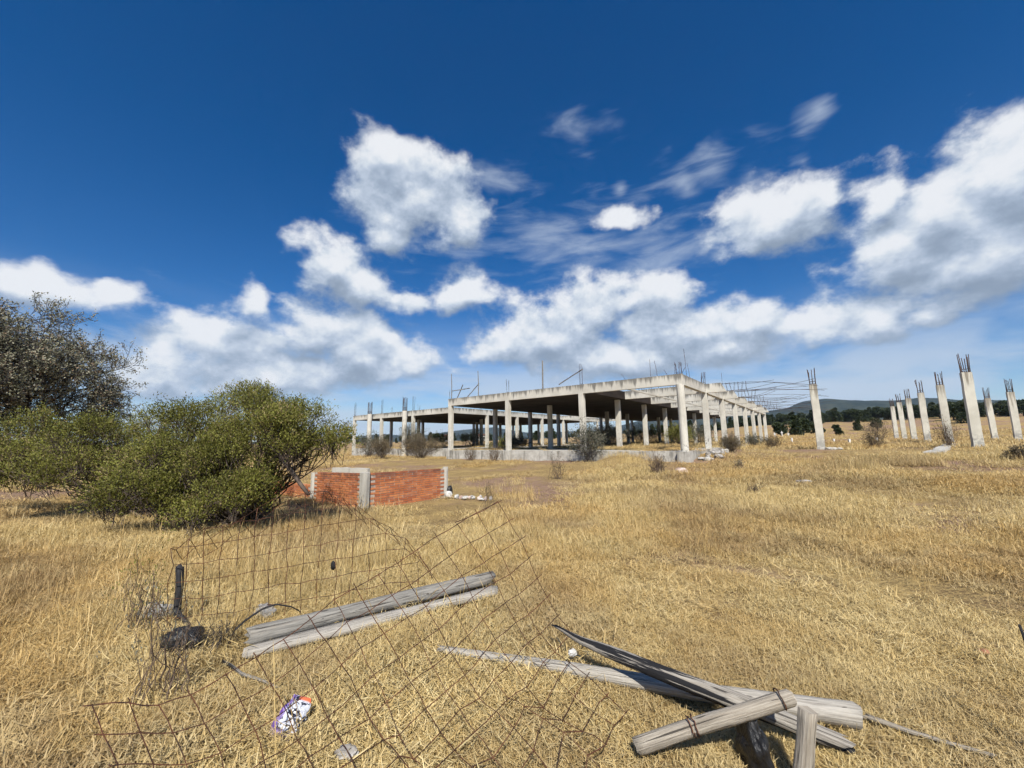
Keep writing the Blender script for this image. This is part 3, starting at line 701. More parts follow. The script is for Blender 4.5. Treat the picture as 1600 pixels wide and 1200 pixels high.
for k, ((x, y), z, h, lab) in enumerate(PILLARS):
    g0 = hz(x, y); t = empty('concrete_pillar', (x, y, g0), lab, 'pillar', 'free-standing concrete pillars'); t.rotation_euler = (rnd.gauss(0, .006), rnd.gauss(0, .006), rnd.gauss(0, .05))
    top = z + h - g0; hw = 0.185
    Q = [(hw, -hw), (hw, hw), (-hw, hw), (-hw, -hw)]
    P = [(Lv[0]*a+Rv[0]*b, Lv[1]*a+Rv[1]*b) for a, b in Q][::-1]
    if sum(P[i][0]*P[(i+1) % 4][1]-P[(i+1) % 4][0]*P[i][1] for i in range(4)) < 0: P = P[::-1]
    m = MB(); V = []; F = []; zs = np.linspace(-0.3, top, 9)
    for q, zz in enumerate(zs):
        jx, jy = rnd.uniform(-.008, .008), rnd.uniform(-.008, .008)
        V += [(px+jx, py+jy, zz+(rnd.uniform(-.02, .02) if q == 8 else 0)) for px, py in P]
    F = [(3, 2, 1, 0), tuple(32+i for i in range(4))]
    for q in range(8): F += [(q*4+i, q*4+(i+1) % 4, q*4+4+(i+1) % 4, q*4+4+i) for i in range(4)]
    m.add(V, F); sh = m.obj('shaft', 'pillar_concrete', t)
    MB().prism([(px*1.2, py*1.2) for px, py in P], -0.3, 0.16+0.05*(k % 3), [(px*1.08, py*1.08) for px, py in P]).obj('footing', 'plinth_concrete', t)
    hh = 1.0 if k < 2 else rnd.uniform(0.85, 1.1)
    for q in range(8):
        a, b = [(-1, -1), (-1, 0), (-1, 1), (0, 1), (1, 1), (1, 0), (1, -1), (0, -1)][q]
        bx, by = (Lv*a+Rv*b)*0.14
        fx, fy = (rnd.gauss(0, 0.028)+bx*0.12, rnd.gauss(0, 0.028)+by*0.12); h2 = hh*rnd.uniform(0.88, 1.05)
        if abs(a)+abs(b) == 1: h2 *= rnd.uniform(0.75, 1.0)
        MB().tube([(bx, by, top-0.05), (bx+fx*0.2, by+fy*0.2, top+h2*0.4), (bx+fx, by+fy, top+h2)], 0.017, 5).obj('rebar', 'dark_rebar', t)
    for q in range(2):
        zz = top+0.06+0.13*q
        ring = [((Lv*a+Rv*b)*0.155).tolist()+[zz+rnd.uniform(-.02, .02)] for a, b in ((-1, -1), (-1, 1), (1, 1), (1, -1), (-1, -1))]
        MB().tube(ring, 0.011, 4).obj('stirrup', 'dark_rebar', t)

# ------------------------------------------------------------------ low brick enclosure
enc = empty('brick_enclosure', (-3.6, 9.8, 0.0), 'low roofless brick enclosure with concrete corner posts', 'enclosure')
C0 = np.array([-3.6, 9.8]); CR_ = np.array([-1.98, 11.75]); CL_ = np.array([-5.62, 11.4]); CLL = np.array([-8.0, 13.3])
brick_me = []
for k in range(4):
    l, d, h = 0.262, 0.11, 0.05; j = lambda: rnd.uniform(-.003, .003)
    brick_me.append(MB().hexa([(-l/2+j(), -d/2+j(), j()), (l/2+j(), -d/2+j(), j()), (l/2+j(), d/2, j()), (-l/2+j(), d/2, j()),
                               (-l/2+j(), -d/2+j(), h+j()), (l/2+j(), -d/2+j(), h+j()), (l/2+j(), d/2, h+j()), (-l/2+j(), d/2, h+j())]).data('brick', 'red_brick'))
def brick_wall(A, B, z0a, z0b, z1a, z1b, outward, courses, gap=0.13, step=0.277):
    u = (B-A); ln = float(np.hypot(*u)); u = u/ln; nrm = np.array([-u[1], u[0]])
    if nrm @ outward < 0: nrm = -nrm
    rot = math.atan2(u[1], u[0]) if (-u[1]*0+1) else 0
    # brick's own -Y side looks outward
    rot = math.atan2(-nrm[0]*-1, nrm[1]*-1) if False else math.atan2(nrm[0], -nrm[1])
    m = MB()
    ia, ib = A+u*gap, B-u*0.06; q = nrm*0.052; w = nrm*0.085
    c8 = []
    for (za, zb) in ((z0a-0.25, z0b-0.25), (z1a-0.012, z1b-0.012)):
        for pnt, zz in ((ia+w*0.35, za), (ib+w*0.35, zb), (ib-w, zb), (ia-w, za)): c8.append((pnt[0]-C0[0], pnt[1]-C0[1], zz))
    m.hexa(c8).obj('wall', 'mortar', enc)
    for c in range(courses):
        off = (c % 2)*step/2 + rnd.uniform(-.01, .01); s = gap+0.125-off if c % 2 else gap+0.125
        if s < gap+0.02: s += step
        while s < ln-0.15:
            f = s/ln; z0 = z0a*(1-f)+z0b*f; z1 = z1a*(1-f)+z1b*f; ch = (z1-z0)/courses
            p = A+u*s - nrm*(0.012+rnd.uniform(0, .006)); o = obj('brick', brick_me[rnd.randrange(4)], enc)
            o.location = (p[0]-C0[0], p[1]-C0[1], z0+ch*c+0.006); o.rotation_euler = (0, rnd.uniform(-.01, .01)-math.atan2((z0b-z0a)*0.5+(z1b-z1a)*0.5, ln)*(1 if True else 0)*0, rot)
            o.scale = (rnd.uniform(0.97, 1.02), 1, (ch-0.012)/0.05)
            s += step
brick_wall(C0, CR_, -0.02, 0.02, 0.865, 0.83, np.array([1.0, -1.0]), 15)
brick_wall(C0, CL_, -0.02, -0.03, 0.865, 0.80, np.array([-1.0, -1.0]), 15)
brick_wall(CL_, CLL, -0.03, -0.03, 0.45, 0.40, np.array([-1.0, -1.0]), 7)
def enc_post(p, w, z1, name='corner_post', rot=0.25):
    n = 10; V = []; F = []
    m = MB(); zs = np.linspace(-0.3, z1, 8); pts = []
    for k, z in enumerate(zs):
        for a in range(8):
            an = rot+a*math.pi/4+math.pi/8; r = w*(1.18 if a % 1 == 0 else 1)*rnd.uniform(0.93, 1.05)
            cx, cy = math.cos(an), math.sin(an); s = 1/max(abs(math.cos(a*math.pi/4+math.pi/8)), abs(math.sin(a*math.pi/4+math.pi/8)))
            V.append((p[0]-C0[0]+w*s*cx*rnd.uniform(.97, 1.04), p[1]-C0[1]+w*s*cy*rnd.uniform(.97, 1.04), z))
    F = [tuple(range(7, -1, -1)), tuple(7*8+i for i in range(8))]
    for k in range(7): F += [(k*8+i, k*8+(i+1) % 8, k*8+8+(i+1) % 8, k*8+8+i) for i in range(8)]
    return m.add(V, F).obj(name, 'concrete', enc)
enc_post(C0, 0.115, 0.875); enc_post(CR_, 0.075, 0.865); enc_post(CL_, 0.08, 0.78)
# far side: broken stubs of rendered wall
for (a, b, z1) in (((-2.9, 13.6), (-3.55, 13.9), 0.62), ((-4.75, 13.2), (-6.2, 13.9), 0.78)):
    a = np.array(a); b = np.array(b); u = (b-a)/np.hypot(*(b-a)); n_ = np.array([-u[1], u[0]])*0.07
    m = MB(); V = []
    K = 7
    for k in range(K):
        q = a+(b-a)*k/(K-1); zz = z1*rnd.uniform(0.97, 1.0)
        for s, z in ((-1, -0.2), (1, -0.2), (1, zz), (-1, zz)):
            jit = rnd.uniform(0, 0.09) if k == 0 else 0
            V.append((q[0]+n_[0]*s-u[0]*jit-C0[0], q[1]+n_[1]*s-u[1]*jit-C0[1], z))
    F = [(3, 2, 1, 0), tuple((K-1)*4+i for i in range(4))]
    for k in range(K-1): F += [(k*4+i, k*4+(i+1) % 4, k*4+4+(i+1) % 4, k*4+4+i) for i in range(4)]
    m.add(V, F).obj('rendered_wall_stub', 'concrete', enc)

# ------------------------------------------------------------------ rusty welded-wire mesh
def wire(parent, pts, rad=0.0024):
    P = []
    for a, b in zip(pts, pts[1:]):
        a = Vector(a); b = Vector(b); mid = a.lerp(b, 0.5)+Vector((rnd.gauss(0, .003), rnd.gauss(0, .003), rnd.gauss(0, .003)))
        P += [a, mid]
    P.append(Vector(pts[-1])); o = Vector(parent.location)
    return MB().tube([p-o for p in P], rad, 4).obj('wire', 'rusty_steel', parent)
TOP = [[-0.118, 3.049, 1.143], [-0.269, 2.965, 1.086], [-0.397, 2.886, 1.023], [-0.53, 2.811, 0.96], [-0.643, 2.74, 0.893], [-0.753, 2.672, 0.83], [-0.853, 2.608, 0.782], [-0.966, 2.546, 0.73], [-1.07, 2.488, 0.684], [-1.176, 2.432, 0.603], [-1.294, 2.378, 0.521], [-1.41, 2.327, 0.456], [-1.533, 2.278, 0.399], [-1.674, 2.231, 0.33], [-1.796, 2.186, 0.311], [-1.904, 2.142, 0.35], [-2.048, 2.101, 0.365]]
EDGE = [[-0.118, 3.05, 1.142], [-0.034, 3.06, 0.999], [0.054, 3.07, 0.852], [0.127, 3.08, 0.701], [0.193, 3.09, 0.55], [0.267, 3.1, 0.414], [0.34, 3.11, 0.289], [0.409, 3.12, 0.203]]
sheet = empty('wire_mesh', (-0.6, 2.6, 0.0), 'rusty square wire mesh slumped in front of the grey planks', 'wire mesh')
grid = []
for i, T in enumerate(TOP):
    c = [Vector(T)]; k = 0
    while len(c) < 15:
        j = min(k, 6); step = Vector(EDGE[j+1])-Vector(EDGE[j])
        step += Vector((0.004*i, -0.004*i, 0.0))
        step = step.normalized()*0.155
        z = c[-1].z
        if z+step.z < 0.09:      # the sheet reaches the ground and lies on it
            flat = Vector((0.085+0.004*i, -0.125, 0)).normalized()*0.15
            step = flat + Vector((0, 0, (0.07+0.05*math.sin(i*1.7+k*0.9)-z)*0.6))
        c.append(c[-1]+step+Vector((rnd.gauss(0, .006), rnd.gauss(0, .006), rnd.gauss(0, .005)))); k += 1
    grid.append(c)
for i, c in enumerate(grid):
    n = 8 if i == 0 else (12 if i < 4 else 15)
    a = c[0]-(c[1]-c[0])*(0.18 if i % 2 else 0.03)
    wire(sheet, [a]+c[:n])
for j in range(15):
    row = [grid[i][j] for i in range(len(grid)) if not (i == 0 and j >= 8) and not (i < 4 and j >= 12)]
    if len(row) > 2:
        a = row[0]-(row[1]-row[0])*rnd.uniform(0.05, 0.3)
        wire(sheet, [a]+row+[row[-1]+(row[-1]-row[-2])*0.25], 0.0026 if j else 0.003)
wire(sheet, [grid[0][0]+Vector((0, .01, .006)), grid[1][0]+Vector((.05, .01, .012)), grid[2][0]+Vector((-0.02, .01, .008))], 0.003)
BACK = [[[-3.036, 3.696, 0.108], [-3.064, 3.713, 0.248], [-3.083, 3.714, 0.389], [-3.048, 3.718, 0.542], [-3.084, 3.711, 0.686], [-3.152, 3.856, 0.636], [-3.213, 4.014, 0.507]], [[-2.919, 3.753, 0.086], [-2.94, 3.753, 0.251], [-2.947, 3.747, 0.392], [-2.958, 3.746, 0.54], [-2.953, 3.749, 0.69], [-3.015, 3.824, 0.74], [-3.073, 3.981, 0.627], [-3.126, 4.133, 0.489]], [[-2.81, 3.792, 0.093], [-2.814, 3.79, 0.233], [-2.828, 3.786, 0.388], [-2.828, 3.775, 0.537], [-2.852, 3.787, 0.691], [-2.858, 3.793, 0.838], [-2.901, 3.939, 0.716], [-2.959, 4.128, 0.576]], [[-2.69, 3.816, 0.09], [-2.678, 3.804, 0.247], [-2.704, 3.825, 0.395], [-2.703, 3.8, 0.561], [-2.699, 3.82, 0.711], [-2.707, 3.809, 0.852], [-2.765, 3.956, 0.804], [-2.816, 4.105, 0.691]], [[-2.554, 3.836, 0.089], [-2.563, 3.856, 0.26], [-2.565, 3.844, 0.409], [-2.573, 3.853, 0.554], [-2.574, 3.845, 0.721], [-2.577, 3.867, 0.886], [-2.598, 3.917, 0.906], [-2.662, 4.101, 0.768], [-2.69, 4.268, 0.647]], [[-2.437, 3.872, 0.112], [-2.427, 3.895, 0.263], [-2.429, 3.88, 0.432], [-2.433, 3.89, 0.565], [-2.444, 3.872, 0.743], [-2.44, 3.876, 0.887], [-2.457, 3.916, 0.995], [-2.499, 4.105, 0.882], [-2.544, 4.238, 0.747]], [[-2.293, 3.918, 0.121], [-2.297, 3.912, 0.276], [-2.314, 3.908, 0.431], [-2.31, 3.907, 0.581], [-2.309, 3.918, 0.744], [-2.31, 3.918, 0.913], [-2.297, 3.895, 1.078], [-2.352, 4.075, 0.987], [-2.372, 4.245, 0.859]], [[-2.149, 3.941, 0.13], [-2.157, 3.939, 0.303], [-2.157, 3.961, 0.443], [-2.169, 3.945, 0.608], [-2.172, 3.947, 0.763], [-2.156, 3.938, 0.934], [-2.175, 3.936, 1.085], [-2.206, 4.076, 1.064], [-2.221, 4.242, 0.949]], [[-2.022, 3.978, 0.139], [-2.038, 3.982, 0.284], [-2.02, 3.976, 0.465], [-2.026, 3.97, 0.619], [-2.03, 3.975, 0.779], [-2.027, 3.975, 0.937], [-2.028, 3.959, 1.108], [-2.054, 4.095, 1.123], [-2.08, 4.25, 0.993]], [[-1.892, 4.013, 0.148], [-1.897, 4.007, 0.308], [-1.882, 3.999, 0.475], [-1.876, 4.0, 0.626], [-1.882, 4.004, 0.81], [-1.879, 4.001, 0.955], [-1.881, 4.027, 1.128], [-1.893, 4.133, 1.116], [-1.889, 4.287, 1.003]], [[-1.739, 4.046, 0.153], [-1.725, 4.04, 0.322], [-1.745, 4.035, 0.488], [-1.728, 4.047, 0.657], [-1.728, 4.041, 0.82], [-1.728, 4.04, 0.986], [-1.727, 4.112, 1.052], [-1.74, 4.288, 0.932], [-1.751, 4.435, 0.816]], [[-1.609, 4.077, 0.183], [-1.598, 4.086, 0.339], [-1.593, 4.075, 0.486], [-1.591, 4.088, 0.656], [-1.569, 4.073, 0.838], [-1.583, 4.071, 0.994], [-1.585, 4.242, 0.865], [-1.583, 4.409, 0.733]], [[-1.45, 4.113, 0.181], [-1.434, 4.118, 0.348], [-1.447, 4.096, 0.512], [-1.427, 4.108, 0.684], [-1.434, 4.109, 0.845], [-1.432, 4.215, 0.816], [-1.428, 4.379, 0.69]], [[-1.287, 4.138, 0.22], [-1.281, 4.134, 0.368], [-1.281, 4.133, 0.537], [-1.286, 4.114, 0.703], [-1.279, 4.233, 0.735], [-1.273, 4.397, 0.598], [-1.247, 4.559, 0.468]], [[-1.139, 4.172, 0.216], [-1.139, 4.176, 0.38], [-1.108, 4.169, 0.536], [-1.113, 4.231, 0.624], [-1.102, 4.406, 0.479], [-1.083, 4.54, 0.334]], [[-0.968, 4.198, 0.217], [-0.984, 4.208, 0.391], [-0.97, 4.304, 0.405], [-0.931, 4.457, 0.272], [-0.908, 4.624, 0.103]]]
arch = empty('wire_mesh', (-2.0, 4.0, 0.0), 'rusty wire mesh standing arched in the tall grass behind the planks', 'wire mesh')
for c in BACK: wire(arch, [Vector(c[0])-Vector((0, 0, .12))]+c, 0.003)
for j in range(9):
    row = [c[j] for c in BACK if len(c) > j]
    if len(row) > 2: wire(arch, row, 0.003)

# ------------------------------------------------------------------ fallen timber
def lay(name, label, pts, prof, mat, seed, ends=0.02, nseg=18, cat='log', group='fallen timbers in the foreground'):
    o = timber(name, pts, prof, mat, ends=ends, seed=seed, nseg=nseg); return tag(o, label, cat, group)
def half_log(s):
    out = []
    for q in range(12):
        a = 2*math.pi*q/12; r = 0.074
        out.append((r*math.cos(a)*1.1, max(r*math.sin(a), -0.045)))
    return out
def slab_prof(s):
    w = 0.07+0.01*math.sin(s*7); h = 0.030*(0.8+0.3*s)
    return [(w, -h*0.8), (w*1.0, h*0.3), (w*0.85, h), (w*0.3, h*1.12), (-w*0.3, h*1.1), (-w*0.95, h*0.95), (-w, -h), (0, -h)]
lay('timber_beam', 'dark grey half-round timber lying behind the paler plank', [(-2.105, 3.38, .085), (-1.195, 4.005, .09), (-.275, 4.63, .09)], half_log, 'grey_timber', 3, 0.05, 24, 'timber')
lay('timber_plank', 'pale weathered plank lying along the front of the grey timber', [(-2.03, 3.235, .045), (-1.08, 3.825, .05), (-.20, 4.375, .055)], slab_prof, 'pale_timber', 5, 0.04, 24, 'plank')
lay('log', 'long pale grey log half sunk in grass, thick end to the right', [(-.589, 3.252, .04), (.405, 2.927, .05), (1.2, 2.63, .06), (1.866, 2.403, .075)], rnd_prof(0.026, 0.060, 12, None, 2), 'pale_timber', 8, 0.02, 22)
def l3(s):
    r = np.interp(s, [0, .12, .3, .7, 1], [.011, .022, .040, .046, .038]); return [(r*math.cos(2*math.pi*q/12), r*math.sin(2*math.pi*q/12)) for q in range(12)]
lay('log', 'scorched log with black streaks and a splintered thin end, crossing the long log', [(.303, 3.231, .2), (.447, 3.013, .2), (.864, 2.614, .2), (1.23, 2.376, .165), (1.643, 2.23, .06)], l3, 'scorched_wood', 13, 0.05, 24)
lay('log', 'short smooth log propped up on the upright post at its right end', [(.60, 2.23, .068), (1.0, 2.18, .215), (1.345, 2.135, .335)], rnd_prof(0.041, 0.037, 12, None, 4), 'weathered_wood', 21, 0.010, 18)
lg = bpy.data.objects['log.002']
for s_ in (.36, .385, .93):
    c = Vector((.60, 2.23, .068)).lerp(Vector((1.345, 2.135, .335)), s_)-Vector((.60, 2.23, .068)); ax_ = Vector((.745, -.095, .267)).normalized(); sd_ = ax_.cross(Vector((0, 0, 1))).normalized(); u_ = sd_.cross(ax_)
    MB().tube([c+sd_*(.044*math.cos(q*math.pi/7))+u_*(.044*math.sin(q*math.pi/7))+ax_*rnd.uniform(-.006, .006)+Vector((0, 0, .008)) for q in range(15)], .0035, 4).obj('wire_tie', 'rusty_steel', lg)
lay('fence_post', 'squared grey post stub standing at the bottom under the propped log', [(1.235, 2.005, -.12), (1.36, 2.045, .335)], sq_prof(0.030, 0.030), 'weathered_wood', 27, 0.006, 10, 'post')
lay('broken_stick', 'thin broken stick lying right of the thick log end', [(1.93, 2.43, .06), (2.08, 2.33, .045), (2.25, 2.245, .03), (2.36, 2.2, .02)], rnd_prof(0.014, 0.009, 7, None, 6), 'weathered_wood', 33, 0.02, 8, 'stick')
lay('branch', 'dark bent branch arching over the grass left of the planks', [(-2.27, 3.342, 0.0), (-2.264, 3.421, 0.12), (-2.173, 3.422, 0.2), (-2.078, 3.487, 0.26), (-1.987, 3.509, 0.28), (-1.888, 3.557, 0.24), (-1.867, 3.668, 0.16), (-1.9, 3.773, 0.03)], rnd_prof(0.009, 0.006, 6, None, 6), 'burnt_wood', 35, 0.0, 24, 'branch', 'loose branches on the ground')
lay('branch', 'brown twig lying in the grass below the left end of the planks', [(-2.154, 3.152, 0.03), (-2.002, 3.029, 0.06), (-1.86, 2.925, 0.06), (-1.679, 2.86, 0.05), (-1.513, 2.809, 0.02)], rnd_prof(0.009, 0.011, 6, None, 6), 'scorched_wood', 36, 0.0, 12, 'branch', 'loose branches on the ground')
lay('dead_stem', 'thin dark upright stem at the right edge of the picture', [(2.62, 2.22, -.05), (2.60, 2.2, .2), (2.62, 2.19, .45), (2.6, 2.2, .62)], rnd_prof(0.011, 0.006, 6, None, 6), 'burnt_wood', 37, 0.0, 10, 'stem', 'loose branches on the ground')
stub = empty('charred_stump', (-3.13, 3.88, 0), 'charred black stump standing in the grass at the left end of the mesh', 'stump')
timber('trunk', [(-3.08, 3.86, -.05), (-3.06, 3.82, .16), (-3.04, 3.80, .34), (-3.05, 3.79, .50)], rnd_prof(0.024, 0.032, 9, None, 9), 'burnt_wood', None, 0.05, 41, 10).parent = None
o = bpy.data.objects['trunk']; o.parent = stub; o.location = Vector(o.location)-Vector(stub.location)
o = timber('root', [(-3.06, 3.80, .14), (-2.975, 3.76, .10), (-2.903, 3.74, .05), (-2.80, 3.75, .01)], rnd_prof(0.02, 0.012, 7, None, 9), 'burnt_wood', None, 0.01, 43, 8)
o.parent = stub; o.location = Vector(o.location)-Vector(stub.location)

# ------------------------------------------------------------------ litter and stones
import bmesh
def lump(name, label, cat, loc, size, mat, seed, rough=0.35, sub=3, group=None, rot=0.0, sharp=False, flat=None):
    rr = np.random.default_rng(seed); bm = bmesh.new(); bmesh.ops.create_icosphere(bm, subdivisions=sub, radius=1)
    dirs = rr.normal(size=(14, 3)); dirs /= np.linalg.norm(dirs, axis=1)[:, None]; amp = rr.uniform(-1, 1, 14); fr = rr.uniform(2, 7, 14)
    for v in bm.verts:
        c = np.array(v.co); d = 0
        for q in range(14):
            s = math.sin(fr[q]*float(c@dirs[q])+q); d += amp[q]*(abs(s) if sharp else s)
        v.co = v.co*(1+rough*d/4)
        if flat is not None and v.co.z < flat: v.co.z = flat
        v.co = Vector((v.co.x*size[0], v.co.y*size[1], v.co.z*size[2]))
    me = bpy.data.meshes.new(name); bm.to_mesh(me); bm.free(); me.materials.append(MATS[mat])
    if mat in ('black_plastic', 'clear_film'): me.polygons.foreach_set('use_smooth', np.ones(len(me.polygons), bool))
    o = obj(name, me, None, loc); o.rotation_euler = (0, 0, rot)
    if label: tag(o, label, cat, group)
    return o
lump('plastic_bag', 'crumpled black plastic bag in the grass below the charred stump', 'bag', (-2.64, 3.38, .07), (.13, .09, .09), 'black_plastic', 1, .6, 4, sharp=True)
lump('plastic_bag', 'black plastic scrap bunched under the propped log', 'bag', (1.16, 2.19, .08), (.045, .10, .14), 'black_plastic', 2, .7, 4, sharp=True)
lump('plastic_bag', 'small black scrap below the left half of the propped log', 'bag', (.80, 2.03, .03), (.09, .08, .05), 'black_plastic', 17, .6, 3, sharp=True)
lump('clear_plastic', 'crumpled clear plastic left of the charred stump', 'plastic', (-3.36, 3.95, .05), (.14, .09, .08), 'clear_film', 3, .6, 4, sharp=True)
lump('clear_plastic', 'clear plastic bottle scrap behind the left end of the grey timber', 'plastic', (-2.32, 3.92, .06), (.09, .05, .07), 'clear_film', 4, .5, 4, sharp=True)
lump('clear_plastic', 'small white plastic scrap caught between the two crossing logs', 'plastic', (.40, 3.03, .11), (.03, .02, .022), 'white_stone', 5, .6, 3, sharp=True)
lump('rag', 'small grey white rag at the bottom edge right of the snack bag', 'rag', (-.87, 2.26, .035), (.055, .03, .03), 'stone', 6, .7, 3, sharp=True)
lump('black_scrap', 'small black plastic tag hanging on the arched mesh', 'scrap', (-1.80, 4.13, .40), (.022, .01, .045), 'black_plastic', 7, .4, 2)
# flattened snack bag
n, mm = 18, 22; V = []; F = []; uv = []
tilt = Matrix.Rotation(math.radians(38), 3, 'X') @ Matrix.Rotation(math.radians(-12), 3, 'Z')
rb2 = np.random.default_rng(8); cr1 = [(rb2.uniform(3, 14), rb2.uniform(3, 14), rb2.uniform(0, 6), rb2.uniform(.002, .008)) for _ in range(12)]
for side in (1, -1):
    for a in range(n+1):
        for b in range(mm+1):
            u, w = a/n, b/mm; taper = 1.0-0.35*max(0, w-0.55)/0.45
            x = (u-0.5)*0.17*taper; y = (w-0.5)*0.20
            h = 0.016*(math.sin(math.pi*u)*math.sin(math.pi*w))**0.6
            h += sum(m_*abs(math.sin(f1*u*2+f2*w*2+p_)) for f1, f2, p_, m_ in cr1)*math.sin(math.pi*u)**.5*math.sin(math.pi*w)**.5*0.6
            V.append(tilt @ Vector((x+0.005*math.sin(w*17), y, side*h))); uv.append((u, w))
for sft, rev in ((0, False), ((n+1)*(mm+1), True)):
    for a in range(n):
        for b in range(mm):
            q = (sft+a*(mm+1)+b, sft+(a+1)*(mm+1)+b, sft+(a+1)*(mm+1)+b+1, sft+a*(mm+1)+b+1); F.append(q[::-1] if rev else q)
me = mesh_data('snack_bag', V, F, 'printed_film', False); ul = me.uv_layers.new(name='UVMap')
for lp in me.loops: ul.data[lp.index].uv = uv[lp.vertex_index]
tag(obj('snack_bag', me, None, (-1.26, 2.45, .085)), 'crushed purple and white snack bag in the grass', 'snack bag')

lump('rock', 'pale pink boulder in the grass in front of the corner pier', 'rock', (6.55, 15.75, hz(6.55, 15.75)+.08), (.24, .18, .18), 'pink_stone', 11, .3, 2, 'loose rocks')
lump('rock', 'flat grey stone lying alone in the open grass on the right', 'rock', (8.4, 11.7, hz(8.4, 11.7)+.03), (.22, .14, .06), 'stone', 12, .3, 2, 'loose rocks')
lump('rock', 'small red clay shard in the grass at far right', 'rock', (3.4, 3.13, .025), (.035, .03, .02), 'clay_shard', 13, .3, 2, 'loose rocks')
lump('rock', 'bright white stone at the foot of the enclosure end post', 'rock', (-1.86, 11.55, .12), (.12, .10, .10), 'white_stone', 14, .3, 2, 'loose rocks')
lump('plastic_bag', 'black scrap tucked behind the enclosure end post', 'bag', (-1.85, 11.78, .16), (.10, .09, .15), 'black_plastic', 15, .4, 2)
rr5 = random.Random(4)
for k in range(14):
    x = -1.75+k*0.085+rr5.uniform(-.05, .05); y = 11.6-k*0.05+rr5.uniform(-.12, .12)
    lump('broken_stone', 'small broken stone in the rubble trail beside the brick enclosure', 'rubble', (x, y, hz(x, y)+.05), (rr5.uniform(.04, .10), rr5.uniform(.04, .08), rr5.uniform(.03, .07)), ('pink_stone', 'stone', 'white_stone')[k % 3], 30+k, .3, 2, 'rubble trail beside the brick enclosure', rr5.uniform(0, 3))
for k in range(16):
    p = P2(-0.45-rr5.uniform(0, .7), 0.5+rr5.uniform(0, 3.6)); x, y = p
    lump('concrete_lump', 'broken concrete lump piled at the corner of the building plinth', 'rubble', (x, y, hz(x, y)+.08), (rr5.uniform(.12, .30), rr5.uniform(.10, .22), rr5.uniform(.06, .16)), ('stone', 'concrete', 'stone')[k % 3], 60+k, .3, 2, 'concrete rubble at the plinth corner', rr5.uniform(0, 3))
for k in range(5):
    x, y = 18.24+rr5.uniform(-.5, .7), 23.3+rr5.uniform(-.3, .3)
    lump('rubble_lump', 'pale rubble lump at the foot of the lone pillar', 'rubble', (x, y, hz(x, y)+.06), (rr5.uniform(.08, .16), .11, .08), 'concrete', 90+k, .3, 2, 'rubble at the lone pillar', rr5.uniform(0, 3))
# broken kerb running to the second pillar
m = MB(); K = 26
V = []; a, b = np.array([17.6, 16.9]), np.array([26.6, 24.3]); u = (b-a)/np.hypot(*(b-a)); nn = np.array([-u[1], u[0]])*0.22
for k in range(K):
    q = a+(b-a)*k/(K-1)+nn*rnd.uniform(-.3, .3); g = hz(q[0], q[1])
    for s, z in ((-1, g-.1), (1, g-.1), (1, g+.10+.06*rnd.random()), (-1, g+.10+.05*rnd.random())): V.append((q[0]+nn[0]*s-a[0], q[1]+nn[1]*s-a[1], z))
F = [(3, 2, 1, 0), tuple((K-1)*4+i for i in range(4))]
for k in range(K-1): F += [(k*4+i, k*4+(i+1) % 4, k*4+4+(i+1) % 4, k*4+4+i) for i in range(4)]
o = m.add(V, F).obj('broken_kerb', 'plinth_concrete', None, (a[0], a[1], 0)); tag(o, 'broken concrete kerb leading to the foot of the second pillar', 'kerb')

# ------------------------------------------------------------------ plants
def leaf_mesh(name, C, DIR, ln, wd, tint, mat, fold=0.0):
    """one small diamond leaf per row: C centres, DIR directions"""
    n = len(C); C = np.asarray(C, np.float32); DIR = DIR/np.maximum(1e-6, np.linalg.norm(DIR, axis=1))[:, None]
    r = rng.normal(size=(n, 3)); sd_ = np.cross(DIR, r); sd_ /= np.maximum(1e-6, np.linalg.norm(sd_, axis=1))[:, None]
    ln = np.broadcast_to(ln, (n,))[:, None]; wd = np.broadcast_to(wd, (n,))[:, None]
    a = C; b = C+DIR*ln*0.5+sd_*wd*0.5; c = C+DIR*ln; d = C+DIR*ln*0.5-sd_*wd*0.5
    V = np.stack([a, b, c, d], 1).reshape(-1, 3); F = np.arange(4*n).reshape(-1, 4)
    me = mesh_data(name, V, F, mat)
    at = me.attributes.new('tint', 'FLOAT', 'POINT'); at.data.foreach_set('value', np.repeat(np.clip(tint, 0, 1), 4).astype(np.float32))
    return me
class Tubes:
    def __init__(s): s.V = []; s.F = []; s.n = 0
    def add(s, pts, rad, sides=4):
        pts = np.asarray(pts, float); n = len(pts); rad = np.broadcast_to(rad, (n,))
        t = np.gradient(pts, axis=0); t /= np.maximum(1e-9, np.linalg.norm(t, axis=1))[:, None]
        ref = np.array([0.31, 0.52, 0.79]); a = np.cross(t, ref); a /= np.maximum(1e-9, np.linalg.norm(a, axis=1))[:, None]; b = np.cross(t, a)
        th = np.arange(sides)*2*math.pi/sides
        V = pts[:, None]+rad[:, None, None]*(a[:, None]*np.cos(th)[None, :, None]+b[:, None]*np.sin(th)[None, :, None])
        i, k = np.meshgrid(np.arange(n-1), np.arange(sides), indexing='ij'); k2 = (k+1) % sides
        s.F.append(np.stack([i*sides+k, i*sides+k2, (i+1)*sides+k2, (i+1)*sides+k], -1).reshape(-1, 4)+s.n); s.V.append(V.reshape(-1, 3)); s.n += n*sides
    def data(s, name, mat): return mesh_data(name, np.concatenate(s.V), np.concatenate(s.F), mat, True)
def curve(a, b, sag, n=7, wob=0.05):
    a = np.asarray(a, float); b = np.asarray(b, float); s = np.linspace(0, 1, n)[:, None]
    P = a*(1-s)+b*s; P[:, 2] += (sag*np.sin(np.pi*s[:, 0])); ln = np.linalg.norm(b-a)
    w = rng.normal(size=(n, 3))*wob*ln*0.25; w[0] = 0; w[-1] = 0
    return P+w
